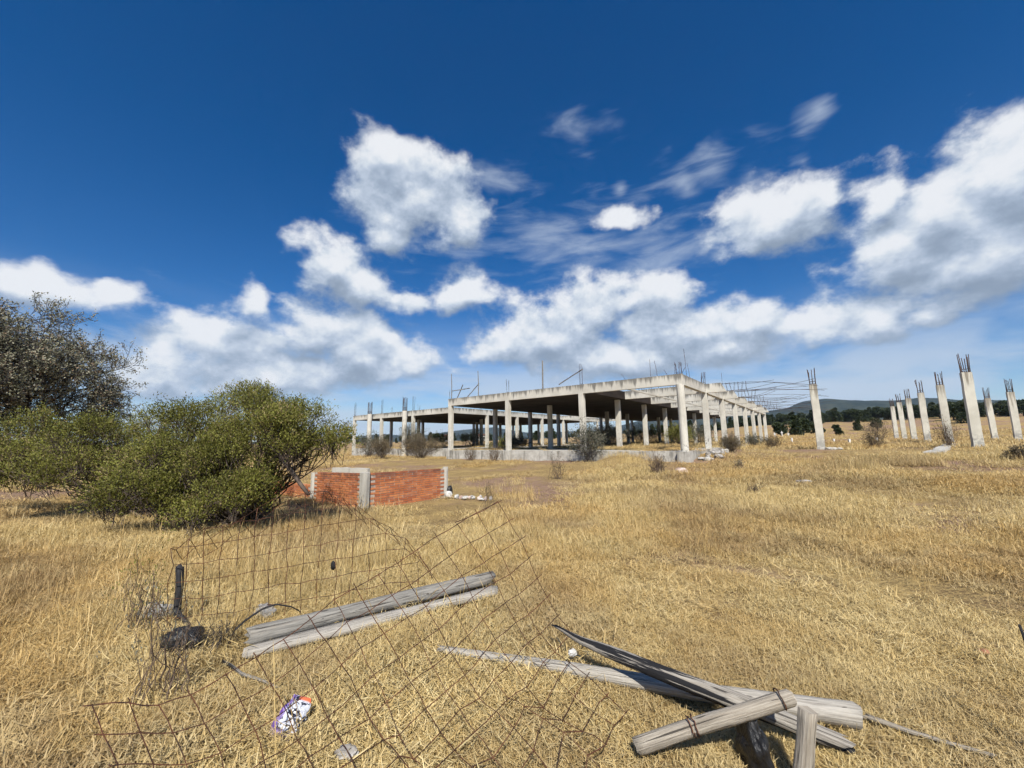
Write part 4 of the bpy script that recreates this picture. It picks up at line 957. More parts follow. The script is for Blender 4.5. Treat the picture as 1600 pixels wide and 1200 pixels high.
def shrub(name, label, base, lobes, ntuft, per, lsize, leafmat, barkmat, cat='shrub', group=None, stems=60, up=0.8, tuft=0.28, stem_r=0.022, sparse=0.0, inner=0.35, sub=0, subr=0.42):
    o = empty(name, base, label, cat, group); base = np.asarray(base, float)
    lob = np.array(lobes, float)
    if sub:                  # each lobe carries a crowd of smaller leaf heads
        ex = []
        for q in lob:
            for _ in range(sub):
                v = rng.normal(size=3); v[2] = abs(v[2])*0.9-0.25; v /= np.linalg.norm(v)
                rr_ = rng.uniform(.7, 1.08); sr_ = subr*rng.uniform(.65, 1.3)
                ex.append((*(q[:3]+v*q[3:6]*rr_), sr_*1.15, sr_, sr_*.6))
            ex.append((*q[:3], *(q[3:6]*.55)))
        lob = np.array(ex)
    vol = lob[:, 3]*lob[:, 4]*lob[:, 5]; pr = vol**0.75
    if sub: pr[sub::sub+1] *= 0.14
    pr /= pr.sum()
    which = rng.choice(len(lob), ntuft, p=pr); L_ = lob[which]
    d = rng.normal(size=(ntuft, 3)); d[:, 2] = d[:, 2]+0.25; d /= np.linalg.norm(d, axis=1)[:, None]
    lump_ = 0.72+0.28*np.sin(d[:, 0]*5+which)*np.sin(d[:, 1]*5+1.3*which)+0.15*np.sin(d[:, 2]*9+which)
    rad = np.where(rng.random(ntuft) < inner, rng.uniform(0.35, 0.8, ntuft), rng.uniform(0.82, 1.04, ntuft))*lump_
    C = L_[:, :3]+d*L_[:, 3:6]*rad[:, None]
    C[:, 2] = np.maximum(C[:, 2], base[2]+0.12)
    T = Tubes()
    # stems reach from the root to the tufts
    for k in range(stems):
        e = C[rng.integers(ntuft)]
        b0 = base+np.array([rng.normal(0, .12), rng.normal(0, .12), -0.05])
        P = curve(b0, e, 0.12*np.linalg.norm(e-b0)*rng.uniform(-.3, 1), 8, 0.12)
        T.add(P, np.linspace(stem_r*rng.uniform(.5, 1.3), stem_r*0.25, 8), 5)
    out = d*0.8+np.array([0, 0, up])+rng.normal(size=d.shape)*0.25; out /= np.linalg.norm(out, axis=1)[:, None]
    keep = rng.random(ntuft) > sparse
    sh = rng.uniform(0.6, 1.2, ntuft)*tuft
    for k in range(0, ntuft, 2):
        T.add(np.stack([C[k]-out[k]*sh[k]*1.6+rng.normal(0, .04, 3), C[k], C[k]+out[k]*sh[k]*0.9]), [0.006*stem_r/0.022, 0.004*stem_r/0.022, 0.0015], 3)
    ob = obj('branches', T.data('branches', barkmat), o); ob.matrix_parent_inverse = Matrix.Translation(-Vector(base))
    Ck = C[keep]; ok = out[keep]; sk = sh[keep]; nk = len(Ck)
    s = rng.random((nk, per, 1)); q = rng.normal(size=(nk, per, 3))*sk[:, None, None]*0.30
    LC = Ck[:, None]+ok[:, None]*(s*1.1-0.1)*sk[:, None, None]+q*(1.1-s*0.6)
    LD = ok[:, None]*1.0+rng.normal(size=(nk, per, 3))*0.6
    tv = np.clip(0.5+0.30*rng.normal(size=(nk, 1))*0.6+0.16*np.sin(which[keep]*2.4)[:, None]+0.22*rng.normal(size=(nk, per))+0.14*(rng.random((nk, 1)) > .9), 0, 1)
    LC = LC.reshape(-1, 3); LC[:, 2] = np.maximum(LC[:, 2], base[2]+0.03)
    me = leaf_mesh('foliage', LC, LD.reshape(-1, 3), rng.uniform(.7, 1.25, len(LC))*lsize, lsize*rng.uniform(.3, .5, len(LC)), tv.ravel(), leafmat)
    of = obj('foliage', me, o); of.matrix_parent_inverse = Matrix.Translation(-Vector(base))
    return o
big = shrub('green_shrub', 'tall spreading olive-green shrub in front of the brick enclosure', (-5.3, 8.1, 0.0),
      [(-5.7, 8.3, 1.45, 1.7, 1.4, 1.05), (-6.1, 8.4, 2.15, .95, .9, .62), (-4.9, 8.05, 2.1, .8, .6, .5), (-3.85, 7.5, 1.5, .6, .4, .42), (-4.25, 7.5, 1.7, .6, .4, .5), (-6.3, 7.2, .55, 1.0, .5, .42), (-5.3, 7.1, .5, .9, .45, .38), (-6.5, 7.6, .95, 1.0, .8, .6), (-5.4, 7.5, .75, 1.0, .6, .5), (-6.0, 7.6, 1.4, .8, .6, .6), (-5.1, 7.7, 1.3, .7, .6, .55)],
      2700, 32, 0.046, 'shrub_leaf', 'bark', stems=130, up=1.1, tuft=0.24, inner=0.15, sub=6, subr=.34)
o = timber('dead_branch', [(-4.30, 7.35, 1.42), (-4.05, 7.3, 1.15), (-3.75, 7.25, .80), (-3.66, 7.25, .70)], rnd_prof(0.042, 0.03, 8, None, 3), 'bark', None, 0.03, 52, 10)
o.parent = big; o.location = Vector(o.location)-Vector(big.location)
shrub('green_shrub', 'low wide olive-green shrub at the left edge, below the half-bare tree', (-7.9, 9.2, 0.0),
      [(-9.2, 9.4, 1.62, 1.8, 1.5, .85), (-10.8, 9.4, 1.4, 1.5, 1.4, .85), (-7.9, 9.6, 1.85, 1.2, 1.1, .8), (-12.6, 9.6, 1.2, 1.4, 1.3, .8), (-8.3, 8.6, 1.1, 1.2, .7, .6), (-10.0, 8.6, .85, 1.4, .7, .5), (-7.1, 8.9, 1.2, .8, .8, .7)],
      2700, 30, 0.046, 'shrub_leaf', 'bark', stems=140, up=1.0, tuft=0.24, inner=0.15, sub=8, subr=.36)

def tree(name, label, base, hgt, spread, cat='tree', seed=1, leafmat='grey_leaf', barkmat='grey_bark', nleaf=10, lsize=0.11, trunk_r=0.28, levels=5, lean=(0, 0)):
    rr = np.random.default_rng(seed); o = empty(name, base, label, cat); base = np.asarray(base, float)
    T = Tubes(); tips = []
    def grow(p, d, ln, r, lev):
        n = 6; P = [p]; q = p.copy(); dd = d.copy()
        for k in range(n-1):
            dd = dd+rr.normal(0, .13, 3); dd[2] += 0.03*(1 if lev < 3 else -0.2); dd /= np.linalg.norm(dd); q = q+dd*ln/(n-1); P.append(q.copy())
        T.add(np.array(P), np.maximum(np.linspace(r, r*0.58, n), 0.013), 6 if lev < 2 else (4 if lev < 4 else 3))
        if lev >= levels: tips.append((P[-1], dd)); tips.append((P[3], dd)); return
        m = 3 if lev < levels-1 else 3
        for k in range(m+(1 if lev == 0 else 0)+(1 if rr.random() < .35 else 0)):
            f = rr.uniform(0.45, 1.0) if lev else rr.uniform(0.55, 1.0); at = P[min(n-1, int(f*(n-1)+0.5))]
            side = rr.normal(size=3); side -= dd*(side@dd); side /= np.linalg.norm(side)
            nd = dd*rr.uniform(.5, .9)+side*rr.uniform(.55, 1.0)*spread; nd[2] += 0.10; nd /= np.linalg.norm(nd)
            grow(at, nd, ln*rr.uniform(.62, .85), r*rr.uniform(.45, .62), lev+1)
    for k in range(5):
        a = 2*math.pi*k/5+rr.uniform(-.3, .3)
        d = np.array([math.cos(a)*.7+lean[0], math.sin(a)*.7+lean[1], 1.0]); d /= np.linalg.norm(d)
        grow(base+np.array([0, 0, hgt*0.10]), d, hgt*0.36, trunk_r*.55, 0)
    T.add(np.array([base+[0, 0, -.3], base+[0, 0, hgt*0.05], base+[0, 0, hgt*0.12]]), [trunk_r*1.3, trunk_r, trunk_r*.9], 10)
    ob = obj('trunk', T.data('trunk', barkmat), o); ob.matrix_parent_inverse = Matrix.Translation(-Vector(base))
    tp = np.array([t[0] for t in tips]); td = np.array([t[1] for t in tips]); k = len(tp)
    LC = tp[:, None]+rr.normal(size=(k, nleaf, 3))*0.09; LD = td[:, None]*.5+rr.normal(size=(k, nleaf, 3))
    tv = 0.5+0.25*rr.normal(size=(k, 1))+0.2*rr.normal(size=(k, nleaf))
    me = leaf_mesh('crown', LC.reshape(-1, 3), LD.reshape(-1, 3), lsize, lsize*.55, tv.ravel(), leafmat)
    oc = obj('crown', me, o); oc.matrix_parent_inverse = Matrix.Translation(-Vector(base))
    return o
tree('bare_tree', 'half-bare grey-brown tree towering behind the shrub at the left edge', (-28.3, 19.5, 0.0), 10.0, 1.0, seed=4, nleaf=7, lsize=0.115, levels=6, lean=(.10, 0))

# shrubs in and around the building
def gz(x, y):
    l, r = LR(x, y)
    if (-.1 < l < 16.9 and -.1 < r < 42) or (22.2 < l < 39.4 and 5 < r < 36): return FLOOR
    return hz(float(x), float(y))
def small(label, x, y, w, h, leaf, bark, per=18, ntuft=260, lsize=0.07, sparse=0.1, up=0.9, stems=40, name='dry_shrub', group='shrubs around the building', srad=0.014):
    z = gz(x, y)
    shrub(name, label, (x, y, z), [(x, y, z+h*.55, w*.5, w*.45, h*.5), (x+w*.2, y, z+h*.4, w*.35, w*.35, h*.4), (x-w*.22, y, z+h*.42, w*.3, w*.35, h*.42)], ntuft, per, lsize, leaf, bark, stems=stems, up=up, tuft=0.2*max(.6, h), stem_r=srad, sparse=sparse, group=group)
small('grey leafy shrub in front of the third front column', 4.15, 22.3, 2.0, 2.1, 'sage_leaf', 'grey_bark', 12, 300, .10, .25)
small('bare twiggy clump in front of the plinth near the corner pier', 5.7, 15.9, .9, 1.0, 'dry_leaf', 'dry_twig', 4, 120, .05, .5, 1.4, 60)
small('dark rounded dry bush beside the second column of the right side', 12.3, 22.6, 1.2, 1.0, 'dry_leaf', 'bark', 20, 320, .05, .0, 1.0, 60)
small('wide brown bush in front of the wing left of the corner column', -7.7, 33.4, 3.4, 2.0, 'dry_leaf', 'bark', 20, 520, .08, .0, .8, 80)
small('brown bush at the foot of the left round column', -11.9, 36.3, 2.0, 1.9, 'dry_leaf', 'bark', 20, 360, .08)
small('grey bush between the two round columns of the wing', -10.4, 41.0, 2.6, 2.6, 'sage_leaf', 'bark', 14, 300, .10)
small('grey bush beside the outermost column of the wing', -15.5, 43.0, 3.0, 2.4, 'sage_leaf', 'bark', 14, 320, .10)
small('low dry bush at the plinth under the left front corner', -2.9, 27.2, 1.0, 1.0, 'dry_leaf', 'dry_twig', 6, 130, .06, .3, 1.2)
small('thin dry bush at the plinth between the two left front columns', -1.2, 25.7, 1.1, 1.2, 'dry_leaf', 'dry_twig', 6, 140, .06, .3, 1.2)
for k, (l, r, w, h, lab) in enumerate(((7.5, 7.5, 2.6, 1.9, 'leafy bush growing inside the bay behind the third front column'), (4.2, 14.5, 2.2, 1.8, 'sage bush inside the unroofed bay beside its second inner column'), (3.9, 20.5, 2.6, 2.0, 'green bush deep in the unroofed bay'),
                                       (11.0, 12.0, 2.8, 1.7, 'dark bush growing in the shade under the roof slab'), (14.0, 4.5, 2.4, 1.0, 'low weeds growing inside the leftmost bay of the main frame'), (19.5, 9.5, 3.0, 1.5, 'bush growing in the open yard between frame and wing'), (8.8, 18.0, 3, 1.9, 'bush in the dark middle of the main frame'), (6.6, 24.0, 3.2, 2.0, 'bush far back behind the inner columns on the right of the main frame'), (13.5, 20.0, 3.4, 1.8, 'bush far back in the shade at the left of the main frame'), (10.2, 28.0, 4.0, 2.0, 'wide bush at the very back of the main frame'), (26.0, 12.0, 3.6, 1.8, 'bush under the roof of the wing beside its right side'), (33.0, 14.0, 3.6, 1.8, 'bush under the roof of the wing near its far left end'))):
    p = P2(l, r); small(lab, p[0], p[1], w, h, 'sage_leaf' if k % 2 == 0 else 'shrub_leaf', 'bark', 14, 300, .10, .1, group='bushes growing inside the building')
small('grey weed bush beside the sixth column of the right side', 19.8, 33.0, 1.4, 1.1, 'sage_leaf', 'bark', 12, 200, .08)
small('dry bush on the rise left of the lone pillar', 17.5, 27.0, 1.1, .9, 'dry_leaf', 'dry_twig', 12, 200, .06)
small('dry bush between the lone pillar and the receding row', 22.5, 25.0, 1.2, .9, 'dry_leaf', 'dry_twig', 12, 200, .06)
small('tall dry weeds at the foot of the farthest pillar', 38.0, 41.5, 3.0, 2.0, 'dry_leaf', 'dry_twig', 10, 260, .08, .2, 1.4)
small('thin tall weeds between the second and the tallest pillar', 24.2, 22.3, 1.2, 1.6, 'dry_leaf', 'dry_twig', 6, 160, .07, .3, 1.6)
small('small dark tuft of weeds at the far right edge of the field', 17.3, 13.6, 1.0, .5, 'dry_leaf', 'dry_twig', 14, 200, .06)
small('small dark clump of weeds alone in the middle of the field', 6.3, 10.6, .35, .2, 'dry_leaf', 'dry_twig', 5, 60, .03)
small('grey weed tuft in the field below the corner pier', 9.3, 16.6, .45, .3, 'sage_leaf', 'dry_twig', 5, 70, .04)
small('tall thin weeds standing left of the snack bag', -2.25, 2.72, .45, .75, 'sage_leaf', 'dry_twig', 5, 80, .022, .4, 2.4, 18, 'dry_weed', 'tall weeds in the foreground', .006)
small('thin green weeds growing beside the charred stump', -3.3, 3.75, .5, .62, 'shrub_leaf', 'dry_twig', 6, 90, .022, .3, 2.2, 16, 'dry_weed', 'tall weeds in the foreground', .006)
small('low grey twigs tangled beside the black plastic bag', -2.4, 3.42, .45, .22, 'dry_leaf', 'grey_bark', 2, 60, .02, .5, .4, 40, 'dry_weed', 'tall weeds in the foreground', .006)
small('brown weeds standing right of the enclosure in the grass', -0.6, 9.7, .25, .6, 'dry_leaf', 'dry_twig', 5, 60, .03, .3, 1.8, 14, 'dry_weed', 'tall weeds in the foreground', .006)
small('brown weeds in the grass in front of the middle of the plinth', 1.7, 15.6, .7, .95, 'dry_leaf', 'dry_twig', 5, 90, .05, .3, 1.8, 24, 'dry_weed', 'tall weeds in the foreground', .008)

# ------------------------------------------------------------------ far trees
def far_tree_mesh(seed, kind):
    rr = np.random.default_rng(seed); n = 2600
    if kind == 'round':
        lob = np.array([(rr.normal(0, .75), rr.normal(0, .75), rr.uniform(2.2, 5.3), rr.uniform(.9, 1.6)) for _ in range(11)])
    else:
        lob = np.array([(rr.normal(0, .3), rr.normal(0, .3), 1.2+q*.62, 1.75-q*.16) for q in range(9)])
    w = rr.integers(0, len(lob), n); d = rr.normal(size=(n, 3)); d /= np.linalg.norm(d, axis=1)[:, None]
    C = lob[w, :3]+d*lob[w, 3:4]*rr.uniform(.65, 1.08, (n, 1))*np.array([1, 1, .75])
    me = leaf_mesh('crown', C, d+rr.normal(size=d.shape)*.6, .55, .34, np.clip(.45+.3*rr.normal(size=n)*.6+.12*d[:, 2], 0, 1), 'pine_leaf')
    T = Tubes(); T.add(np.array([[0, 0, -.5], [.1, 0, 1.5], [0, .1, 3.5]]), [.25, .2, .1], 6)
    for q in range(6): T.add(np.array([[0, 0, 1.2+.3*q], lob[q % len(lob), :3]*[1, 1, .9]]), [.1, .03], 4)
    return me, T.data('trunk', 'grey_bark')
FT = [far_tree_mesh(100+k, 'round' if k % 3 else 'cone') for k in range(5)]
def far_tree(x, y, s, label, group, k, name='far_tree', sq=1.0):
    o = empty(name, (x, y, hz(x, y)-0.1), label, 'tree' if 'tree' in label else 'bush', group)
    o.scale = (s*rnd.uniform(.9, 1.25), s*rnd.uniform(.9, 1.25), s*sq); o.rotation_euler = (0, 0, rnd.uniform(0, 6.28))
    c, t = FT[k % 5]; obj('crown', c, o); obj('trunk', t, o); return o
k = 0
for bdeg in np.arange(29.0, 60, 0.44):
    for lay_ in range(2):
        b = math.radians(bdeg+rnd.uniform(-.4, .4)); d = (285 if lay_ == 0 else 330)+rnd.uniform(-18, 18)-max(0, (bdeg-47))*5
        far_tree(d*math.sin(b), d*math.cos(b), rnd.uniform(.75, 1.25), 'dark tree in the belt of wood beyond the field on the right', 'trees in the belt beyond the right-hand field', k); k += 1
for bdeg in np.arange(-31, 29, 0.9):
    b = math.radians(bdeg+rnd.uniform(-.5, .5)); d = 230+rnd.uniform(-30, 40)
    far_tree(d*math.sin(b), d*math.cos(b), rnd.uniform(.5, .95), 'dark distant tree on the flat horizon behind the building', 'distant trees behind the building and at left', k); k += 1
for (px_, py_, s, lab) in ((62, 92, .62, 'dark tree at the left end of the clump behind the white crosses'), (66, 93, .78, 'second dark tree in the clump behind the white crosses'), (70, 96, .75, 'tallest dark tree in the clump behind the white crosses'), (74, 97, .6, 'dark tree at the right end of the clump behind the white crosses'),
                           (80, 98, .42, 'round dark bush in the field just left of the lone pillar'), (108, 118, .62, 'larger round bush of the pair in the open field'), (104, 120, .5, 'smaller round bush of the pair in the open field'), (99, 122, .35, 'small bush standing alone left of the pair in the field'), (95, 70, .42, 'low bush in the field seen between the pillars'),
                           (135, 118, .9, 'big dark tree nearest on the far right edge'), (140, 126, .95, 'dark tree behind the rightmost pillar')):
    far_tree(px_, py_, s, lab, 'single trees and bushes in the field', k); k += 1

# ------------------------------------------------------------------ small far things: white crosses, marker posts, houses
for (x, y, lab) in ((57.8, 88, 'leftmost of three white crosses right of the building'), (60.4, 89.5, 'middle and tallest of three white crosses right of the building'), (63.2, 91.5, 'rightmost of three white crosses right of the building')):
    z = hz(x, y); o = empty('white_cross', (x, y, z-.1), lab, 'cross', 'white crosses right of the building')
    h = 1.5 if 'middle' in lab else 1.15
    MB().prism([(-.07, -.07), (.07, -.07), (.07, .07), (-.07, .07)], 0, h).obj('upright', 'white_plaster', o)
    MB().prism([(-.27, -.06), (.27, -.06), (.27, .06), (-.27, .06)], h*.70, h*.70+.14).obj('arm', 'white_plaster', o)
    MB().prism([(-.25, -.25), (.25, -.25), (.25, .25), (-.25, .25)], 0, .35, [(-.2, -.2), (.2, -.2), (.2, .2), (-.2, .2)]).obj('base', 'white_plaster', o)
for (x, y, h, lab) in ((33.5, 48.0, .5, 'white marker post in the grass left of the lone pillar'), (30.5, 38, .38, 'short white marker post just left of the lone pillar foot'), (26.5, 31.5, .4, 'white marker post right of the lone pillar'), (30.0, 33.0, .4, 'white marker post left of the farthest pillar')):
    z = hz(x, y); o = MB().prism([(-.08, -.08), (.08, -.08), (.08, .08), (-.08, .08)], -.2, h, [(-.07, -.07), (.06, -.07), (.06, .07), (-.07, .05)]).obj('marker_post', 'white_plaster', None, (x, y, z)); tag(o, lab, 'post', 'white marker posts')
for (b, d, lab) in ((-9.5, 420, 'tiny pale house seen through the columns of the wing'), (-4.5, 440, 'tiny pale house seen through the left bay of the main frame')):
    x, y = d*math.sin(math.radians(b)), d*math.cos(math.radians(b)); z = hz(x, y); o = empty('far_house', (x, y, z), lab, 'house', 'tiny houses far off'); o.rotation_euler = (0, 0, rnd.uniform(0, 3))
    hh = 5
    MB().prism([(-6, -4), (6, -4), (6, 4), (-6, 4)], -1 if hh < 10 else 0, hh).obj('wall', 'white_plaster', o)
    MB().add([(-6.5, -4.5, hh), (6.5, -4.5, hh), (6.5, 4.5, hh), (-6.5, 4.5, hh), (-6.5, 0, hh+2), (6.5, 0, hh+2)], [(3, 2, 1, 0), (0, 1, 5, 4), (2, 3, 4, 5), (1, 2, 5), (3, 0, 4)]).obj('roof', 'red_roof', o)

# ------------------------------------------------------------------ dry grass
def blades(n, radius, lmin, lmax, wid, lean, curl, segs=3, seedhead=False, base_spread=1.0, flat=False):
    a = rng.uniform(0, 2*math.pi, n); rr = radius*np.sqrt(rng.random(n))*base_spread
    B = np.stack([rr*np.cos(a), rr*np.sin(a), np.full(n, -0.015)], 1)
    ln = rng.uniform(lmin, lmax, n); ph = rng.uniform(0, 2*math.pi, n)
    th0 = np.abs(rng.normal(0, lean, n)); dth = np.abs(rng.normal(0, curl, n))/segs
    if flat: th0 = 1.35+rng.normal(0, .22, n); dth = rng.normal(0, .5, n)/segs; B[:, 2] = rng.uniform(.0, .035, n)
    H = np.stack([np.cos(ph), np.sin(ph)], 1); side = np.stack([-np.sin(ph+rng.normal(0, .8, n)), np.cos(ph), np.zeros(n)], 1); side /= np.linalg.norm(side, axis=1)[:, None]
    P = B.copy(); th = th0.copy(); rows = []
    for s in range(segs+1):
        w = wid*(1-s/segs)**0.7 if s < segs else 0
        if seedhead and s == segs-1: w = wid*1.8
        rows.append((P-side*w*.5, P+side*w*.5) if s < segs else (P,))
        stp = (ln/segs)[:, None]
        P = P+np.concatenate([H*np.sin(th)[:, None], np.cos(th)[:, None]], 1)*stp; th = np.minimum(th+dth, 2.0)
        P[:, 2] = np.maximum(P[:, 2], 0.004+0.02*rng.random(n))
    V = np.concatenate([np.stack(r, 1) for r in rows], 1); nv = V.shape[1]     # n, nv, 3
    base = np.arange(n)[:, None]*nv; F = []
    for s in range(segs-1):
        F.append(np.concatenate([base+2*s, base+2*s+1, base+2*s+3], 1)); F.append(np.concatenate([base+2*s, base+2*s+3, base+2*s+2], 1))
    s = segs-1; F.append(np.concatenate([base+2*s, base+2*s+1, base+2*s+2], 1))
    return V.reshape(-1, 3), np.concatenate(F), nv
def clump(name, parts, tm=0.55):
    Vs = []; Fs = []; Ts = []; off = 0
    for p in parts:
        tmid = p.pop('tmid', tm); V, F, nv = blades(**p); Vs.append(V); Fs.append(F+off); off += len(V)
        n = len(V)//nv; t = np.clip(rng.normal(tmid, .22, n), 0, .95); Ts.append(np.repeat(t, nv))
    me = mesh_data(name, np.concatenate(Vs), np.concatenate(Fs), 'straw')
    at = me.attributes.new('tint', 'FLOAT', 'POINT'); at.data.foreach_set('value', np.concatenate(Ts).astype(np.float32))
    return bpy.data.objects.new(name, me)
gcol = bpy.data.collections.new('grass_kinds')
kinds = []
def kind(o): gcol.objects.link(o); kinds.append(o)
for k in range(4): kind(clump('grass_%02d' % len(kinds), [dict(n=80, radius=.16, lmin=.025, lmax=.075, wid=.0044, lean=1.0, curl=1.5), dict(n=75, radius=.18, lmin=.03, lmax=.10, wid=.0048, lean=1, curl=1, segs=2, flat=True, tmid=.68), dict(n=14, radius=.15, lmin=.05, lmax=.12, wid=.0034, lean=.6, curl=1.2, tmid=.8)]))
for k in range(3): kind(clump('grass_%02d' % len(kinds), [dict(n=50, radius=.12, lmin=.06, lmax=.19, wid=.0038, lean=.45, curl=1.0), dict(n=50, radius=.16, lmin=.03, lmax=.09, wid=.004, lean=.9, curl=1.2)], .6))
for k in range(3): kind(clump('grass_%02d' % len(kinds), [dict(n=11, radius=.12, lmin=.28, lmax=.58, wid=.0030, lean=.2, curl=.5, segs=5, seedhead=True, tmid=.6), dict(n=30, radius=.12, lmin=.10, lmax=.28, wid=.0038, lean=.4, curl=.9)], .55))
for k in range(3): kind(clump('grass_%02d' % len(kinds), [dict(n=80, radius=.40, lmin=.04, lmax=.12, wid=.0095, lean=.9, curl=1.3), dict(n=70, radius=.42, lmin=.05, lmax=.14, wid=.010, lean=1, curl=1, segs=2, flat=True, tmid=.68), dict(n=20, radius=.38, lmin=.08, lmax=.18, wid=.006, lean=.45, curl=.9, tmid=.75)], .6))
for k in range(2): kind(clump('grass_%02d' % len(kinds), [dict(n=110, radius=.45, lmin=.16, lmax=.42, wid=.009, lean=.35, curl=.8, tmid=.6)], .6))
for k in range(2): kind(clump('grass_%02d' % len(kinds), [dict(n=110, radius=.9, lmin=.08, lmax=.24, wid=.024, lean=.8, curl=1.0)], .6))
for k in range(2): kind(clump('grass_%02d' % len(kinds), [dict(n=26, radius=.10, lmin=.10, lmax=.34, wid=.0045, lean=.45, curl=.5, segs=3, tmid=.05), dict(n=30, radius=.16, lmin=.04, lmax=.12, wid=.004, lean=.9, curl=1.2, tmid=.2)], .1))
for k in range(2): kind(clump('grass_%02d' % len(kinds), [dict(n=130, radius=.30, lmin=.04, lmax=.13, wid=.006, lean=1, curl=1, segs=2, flat=True, tmid=.88)], .85))
# where the clumps grow
pts = []; var = []; scl = []
def scatter(d0, d1, dens, kinds_w, smin, smax, patch=0.3, cut=0.0, tall=None, region=None, b0=-64, b1=64, zoff=0.0):
    area = (d1*d1-d0*d0)*math.radians(b1-b0)/2; n = int(area*dens)
    d = np.sqrt(rng.uniform(d0*d0, d1*d1, n)); b = np.radians(rng.uniform(b0, b1, n)); x = d*np.sin(b); y = d*np.cos(b)
    f = fbm(x*patch, y*patch, 3)
    keep = rng.random(n) < np.clip((f-cut)/0.16, 0.0, 1)
    if region is not None: keep &= region(x, y, f)
    x, y, f = x[keep], y[keep], f[keep]
    l, r = LR(x, y)
    inm = ((l > -.12) & (l < 16.95) & (r > -.12) & (r < 42)) | ((l > 22.3) & (l < 39.4) & (r > 5.1) & (r < 36))
    z = height(x, y); z = np.where(inm, FLOOR, z)+zoff
    pts.append(np.stack([x, y, z], 1)); ks = list(kinds_w)
    var.append(rng.choice(ks, len(x))); scl.append(rng.uniform(smin, smax, len(x))*(0.75+0.5*np.clip((f-.35)/.3, 0, 1)))
enc_out = lambda x, y: ~((np.abs(x+3.7) < 1.6) & (np.abs(y-11.6) < 0.9))
left = lambda x, y: 1/(1+np.exp((x-0.4)*1.6))*1/(1+np.exp((y-11)*1.0))
planks = lambda x, y: ~((np.abs((y-3.40)-(x+2.1)*0.66) < 0.24) & (x > -2.25) & (x < -.1))
behind = lambda x, y: 1/(1+np.exp(-((y-3.75)-(x+2.1)*0.66)*6))*np.where(x > -.3, 0.25, 1.0)
scatter(1.4, 5.5, 90, (0, 1, 2, 3), .8, 1.25, .55, .05, region=lambda x, y, f: planks(x, y))
scatter(5.5, 9.0, 50, (0, 1, 2, 3), 1.0, 1.6, .45, .34)
scatter(1.4, 9.0, 22, (4, 5, 6), .7, 1.15, .5, .44, region=lambda x, y, f: planks(x, y) & (rng.random(len(x)) < .10+.5*left(x, y)*(.3+.7*behind(x, y))))
meshz = lambda x, y: np.exp(-(((x+2.1)/1.9)**2+((y-6.2)/2.2)**2))
scatter(2.0, 12, 44, (7, 8, 9), .6, 1.1, .6, .42, region=lambda x, y, f: planks(x, y) & (rng.random(len(x)) < .03+.97*meshz(x, y)*(.05+.95*behind(x, y))))
scatter(5.5, 13, 20, (4, 5, 6), 1.0, 1.6, .4, .46, region=lambda x, y, f: enc_out(x, y))
scatter(8.0, 17, 15, (10, 11, 12), .8, 1.25, .35, .45, region=lambda x, y, f: enc_out(x, y))
scatter(15, 32, 6, (10, 11, 12), 1.1, 1.7, .25, .46)
scatter(10, 30, 0.9, (13, 14), .5, .9, .22, .56)
scatter(6, 24, 4.5, (13, 14), .7, 1.2, .3, .30, region=lambda x, y, f: (np.exp(-(((x-15.5)/4.2)**2+((y-15.2)/1.9)**2)) > .35) | (np.exp(-(((x-5.3)/1.6)**2+((y-19.6)/1.0)**2)) > .3))
scatter(30, 75, 1.0, (15, 16), .7, 1.3, .12, .34)
scatter(70, 150, .2, (15, 16), 1.2, 2.0, .06, .40, b0=15)
scatter(2.5, 26, 1.0, (17, 18), .6, 1.3, .35, .44)
scatter(1.6, 14, 9, (19, 20), .7, 1.3, .7, .50, region=lambda x, y, f: planks(x, y) & enc_out(x, y))
PT = np.concatenate(pts); VR = np.concatenate(var).astype(np.int32); SC = np.concatenate(scl).astype(np.float32)
gm = bpy.data.meshes.new('dry_grass'); gm.vertices.add(len(PT)); gm.vertices.foreach_set('co', PT.astype(np.float32).ravel()); gm.update()
a_ = gm.attributes.new('variant', 'INT', 'POINT'); a_.data.foreach_set('value', VR)
a_ = gm.attributes.new('size', 'FLOAT', 'POINT'); a_.data.foreach_set('value', SC)
a_ = gm.attributes.new('turn', 'FLOAT_VECTOR', 'POINT'); tv_ = np.stack([rng.normal(0, .10, len(PT)), rng.normal(0, .10, len(PT)), rng.uniform(0, 6.28, len(PT))], 1).astype(np.float32); a_.data.foreach_set('vector', tv_.ravel())
gm.materials.append(MATS['straw'])
grass = obj('dry_grass', gm); tag(grass, 'dry yellow straw-like grass covering the whole field', 'grass', kind='stuff')
ng = bpy.data.node_groups.new('grass_on_points', 'GeometryNodeTree')
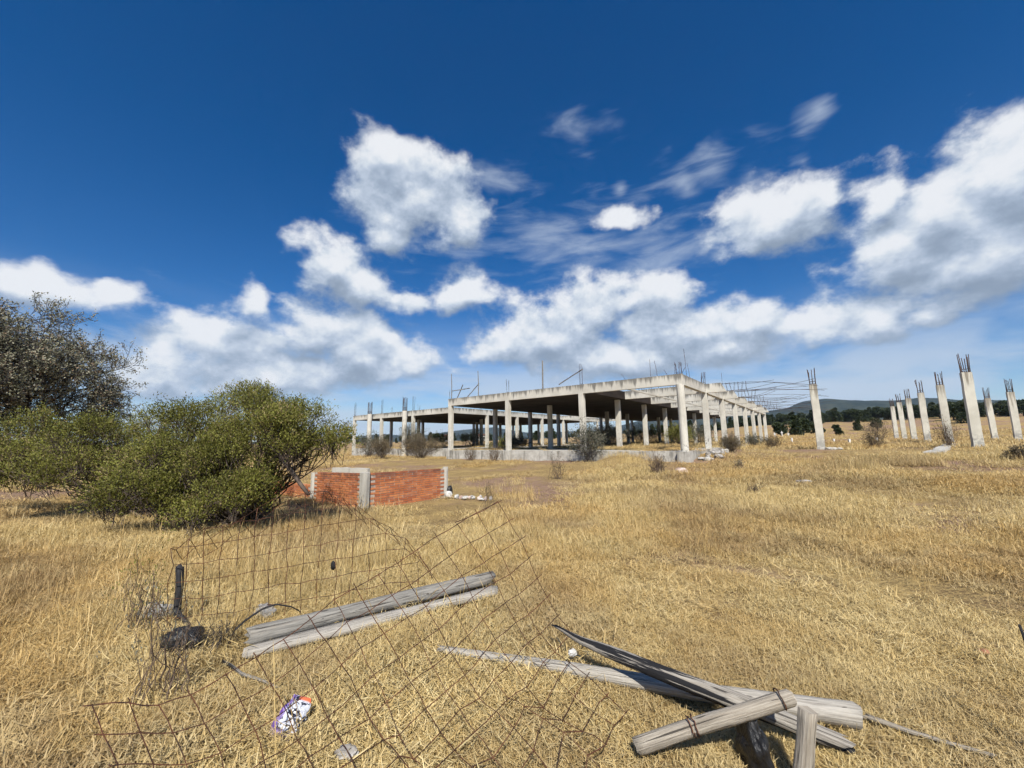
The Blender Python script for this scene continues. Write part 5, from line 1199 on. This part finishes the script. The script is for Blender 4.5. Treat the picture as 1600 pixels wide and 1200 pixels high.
ng.interface.new_socket('Geometry', in_out='INPUT', socket_type='NodeSocketGeometry'); ng.interface.new_socket('Geometry', in_out='OUTPUT', socket_type='NodeSocketGeometry')
t = NT(ng); gi = t.n('NodeGroupInput'); go = t.n('NodeGroupOutput')
ci = t.n('GeometryNodeCollectionInfo'); ci.inputs['Collection'].default_value = gcol; ci.inputs['Separate Children'].default_value = True; ci.inputs['Reset Children'].default_value = True
ip = t.n('GeometryNodeInstanceOnPoints'); ip.inputs['Pick Instance'].default_value = True
def attr(nm, ty):
    a = t.n('GeometryNodeInputNamedAttribute', data_type=ty); a.inputs['Name'].default_value = nm; return a.outputs['Attribute']
e2r = t.n('FunctionNodeEulerToRotation'); t.l(attr('turn', 'FLOAT_VECTOR'), e2r.inputs[0])
m2p = t.n('GeometryNodeMeshToPoints'); t.l(gi.outputs[0], m2p.inputs['Mesh'])
t.l(m2p.outputs[0], ip.inputs['Points']); t.l(ci.outputs[0], ip.inputs['Instance']); t.l(attr('variant', 'INT'), ip.inputs['Instance Index'])
t.l(e2r.outputs[0], ip.inputs['Rotation']); t.l(attr('size', 'FLOAT'), ip.inputs['Scale']); t.l(ip.outputs[0], go.inputs[0])
md = grass.modifiers.new('grass', 'NODES'); md.node_group = ng
print('grass clumps', len(PT))

# ------------------------------------------------------------------ the air: far hills fade to blue
def m_air(name):
    m = bpy.data.materials.new(name); m.use_nodes = True; nt = m.node_tree; nt.nodes.clear()
    v = nt.nodes.new('ShaderNodeVolumePrincipled'); o = nt.nodes.new('ShaderNodeOutputMaterial'); nt.links.new(v.outputs[0], o.inputs['Volume'])
    v.inputs['Color'].default_value = (0.52, 0.72, 1.0, 1); v.inputs['Density'].default_value = 0.00006; v.inputs['Anisotropy'].default_value = 0.0
    MATS[name] = m
m_air('air')
hz_o = MB().hexa([(-9500, -9500, -14), (9500, -9500, -14), (9500, 9500, -14), (-9500, 9500, -14), (-9500, -9500, 420), (9500, -9500, 420), (9500, 9500, 420), (-9500, 9500, 420)]).obj('haze', 'air')
tag(hz_o, 'thin blue haze of the open air', None, kind='stuff')
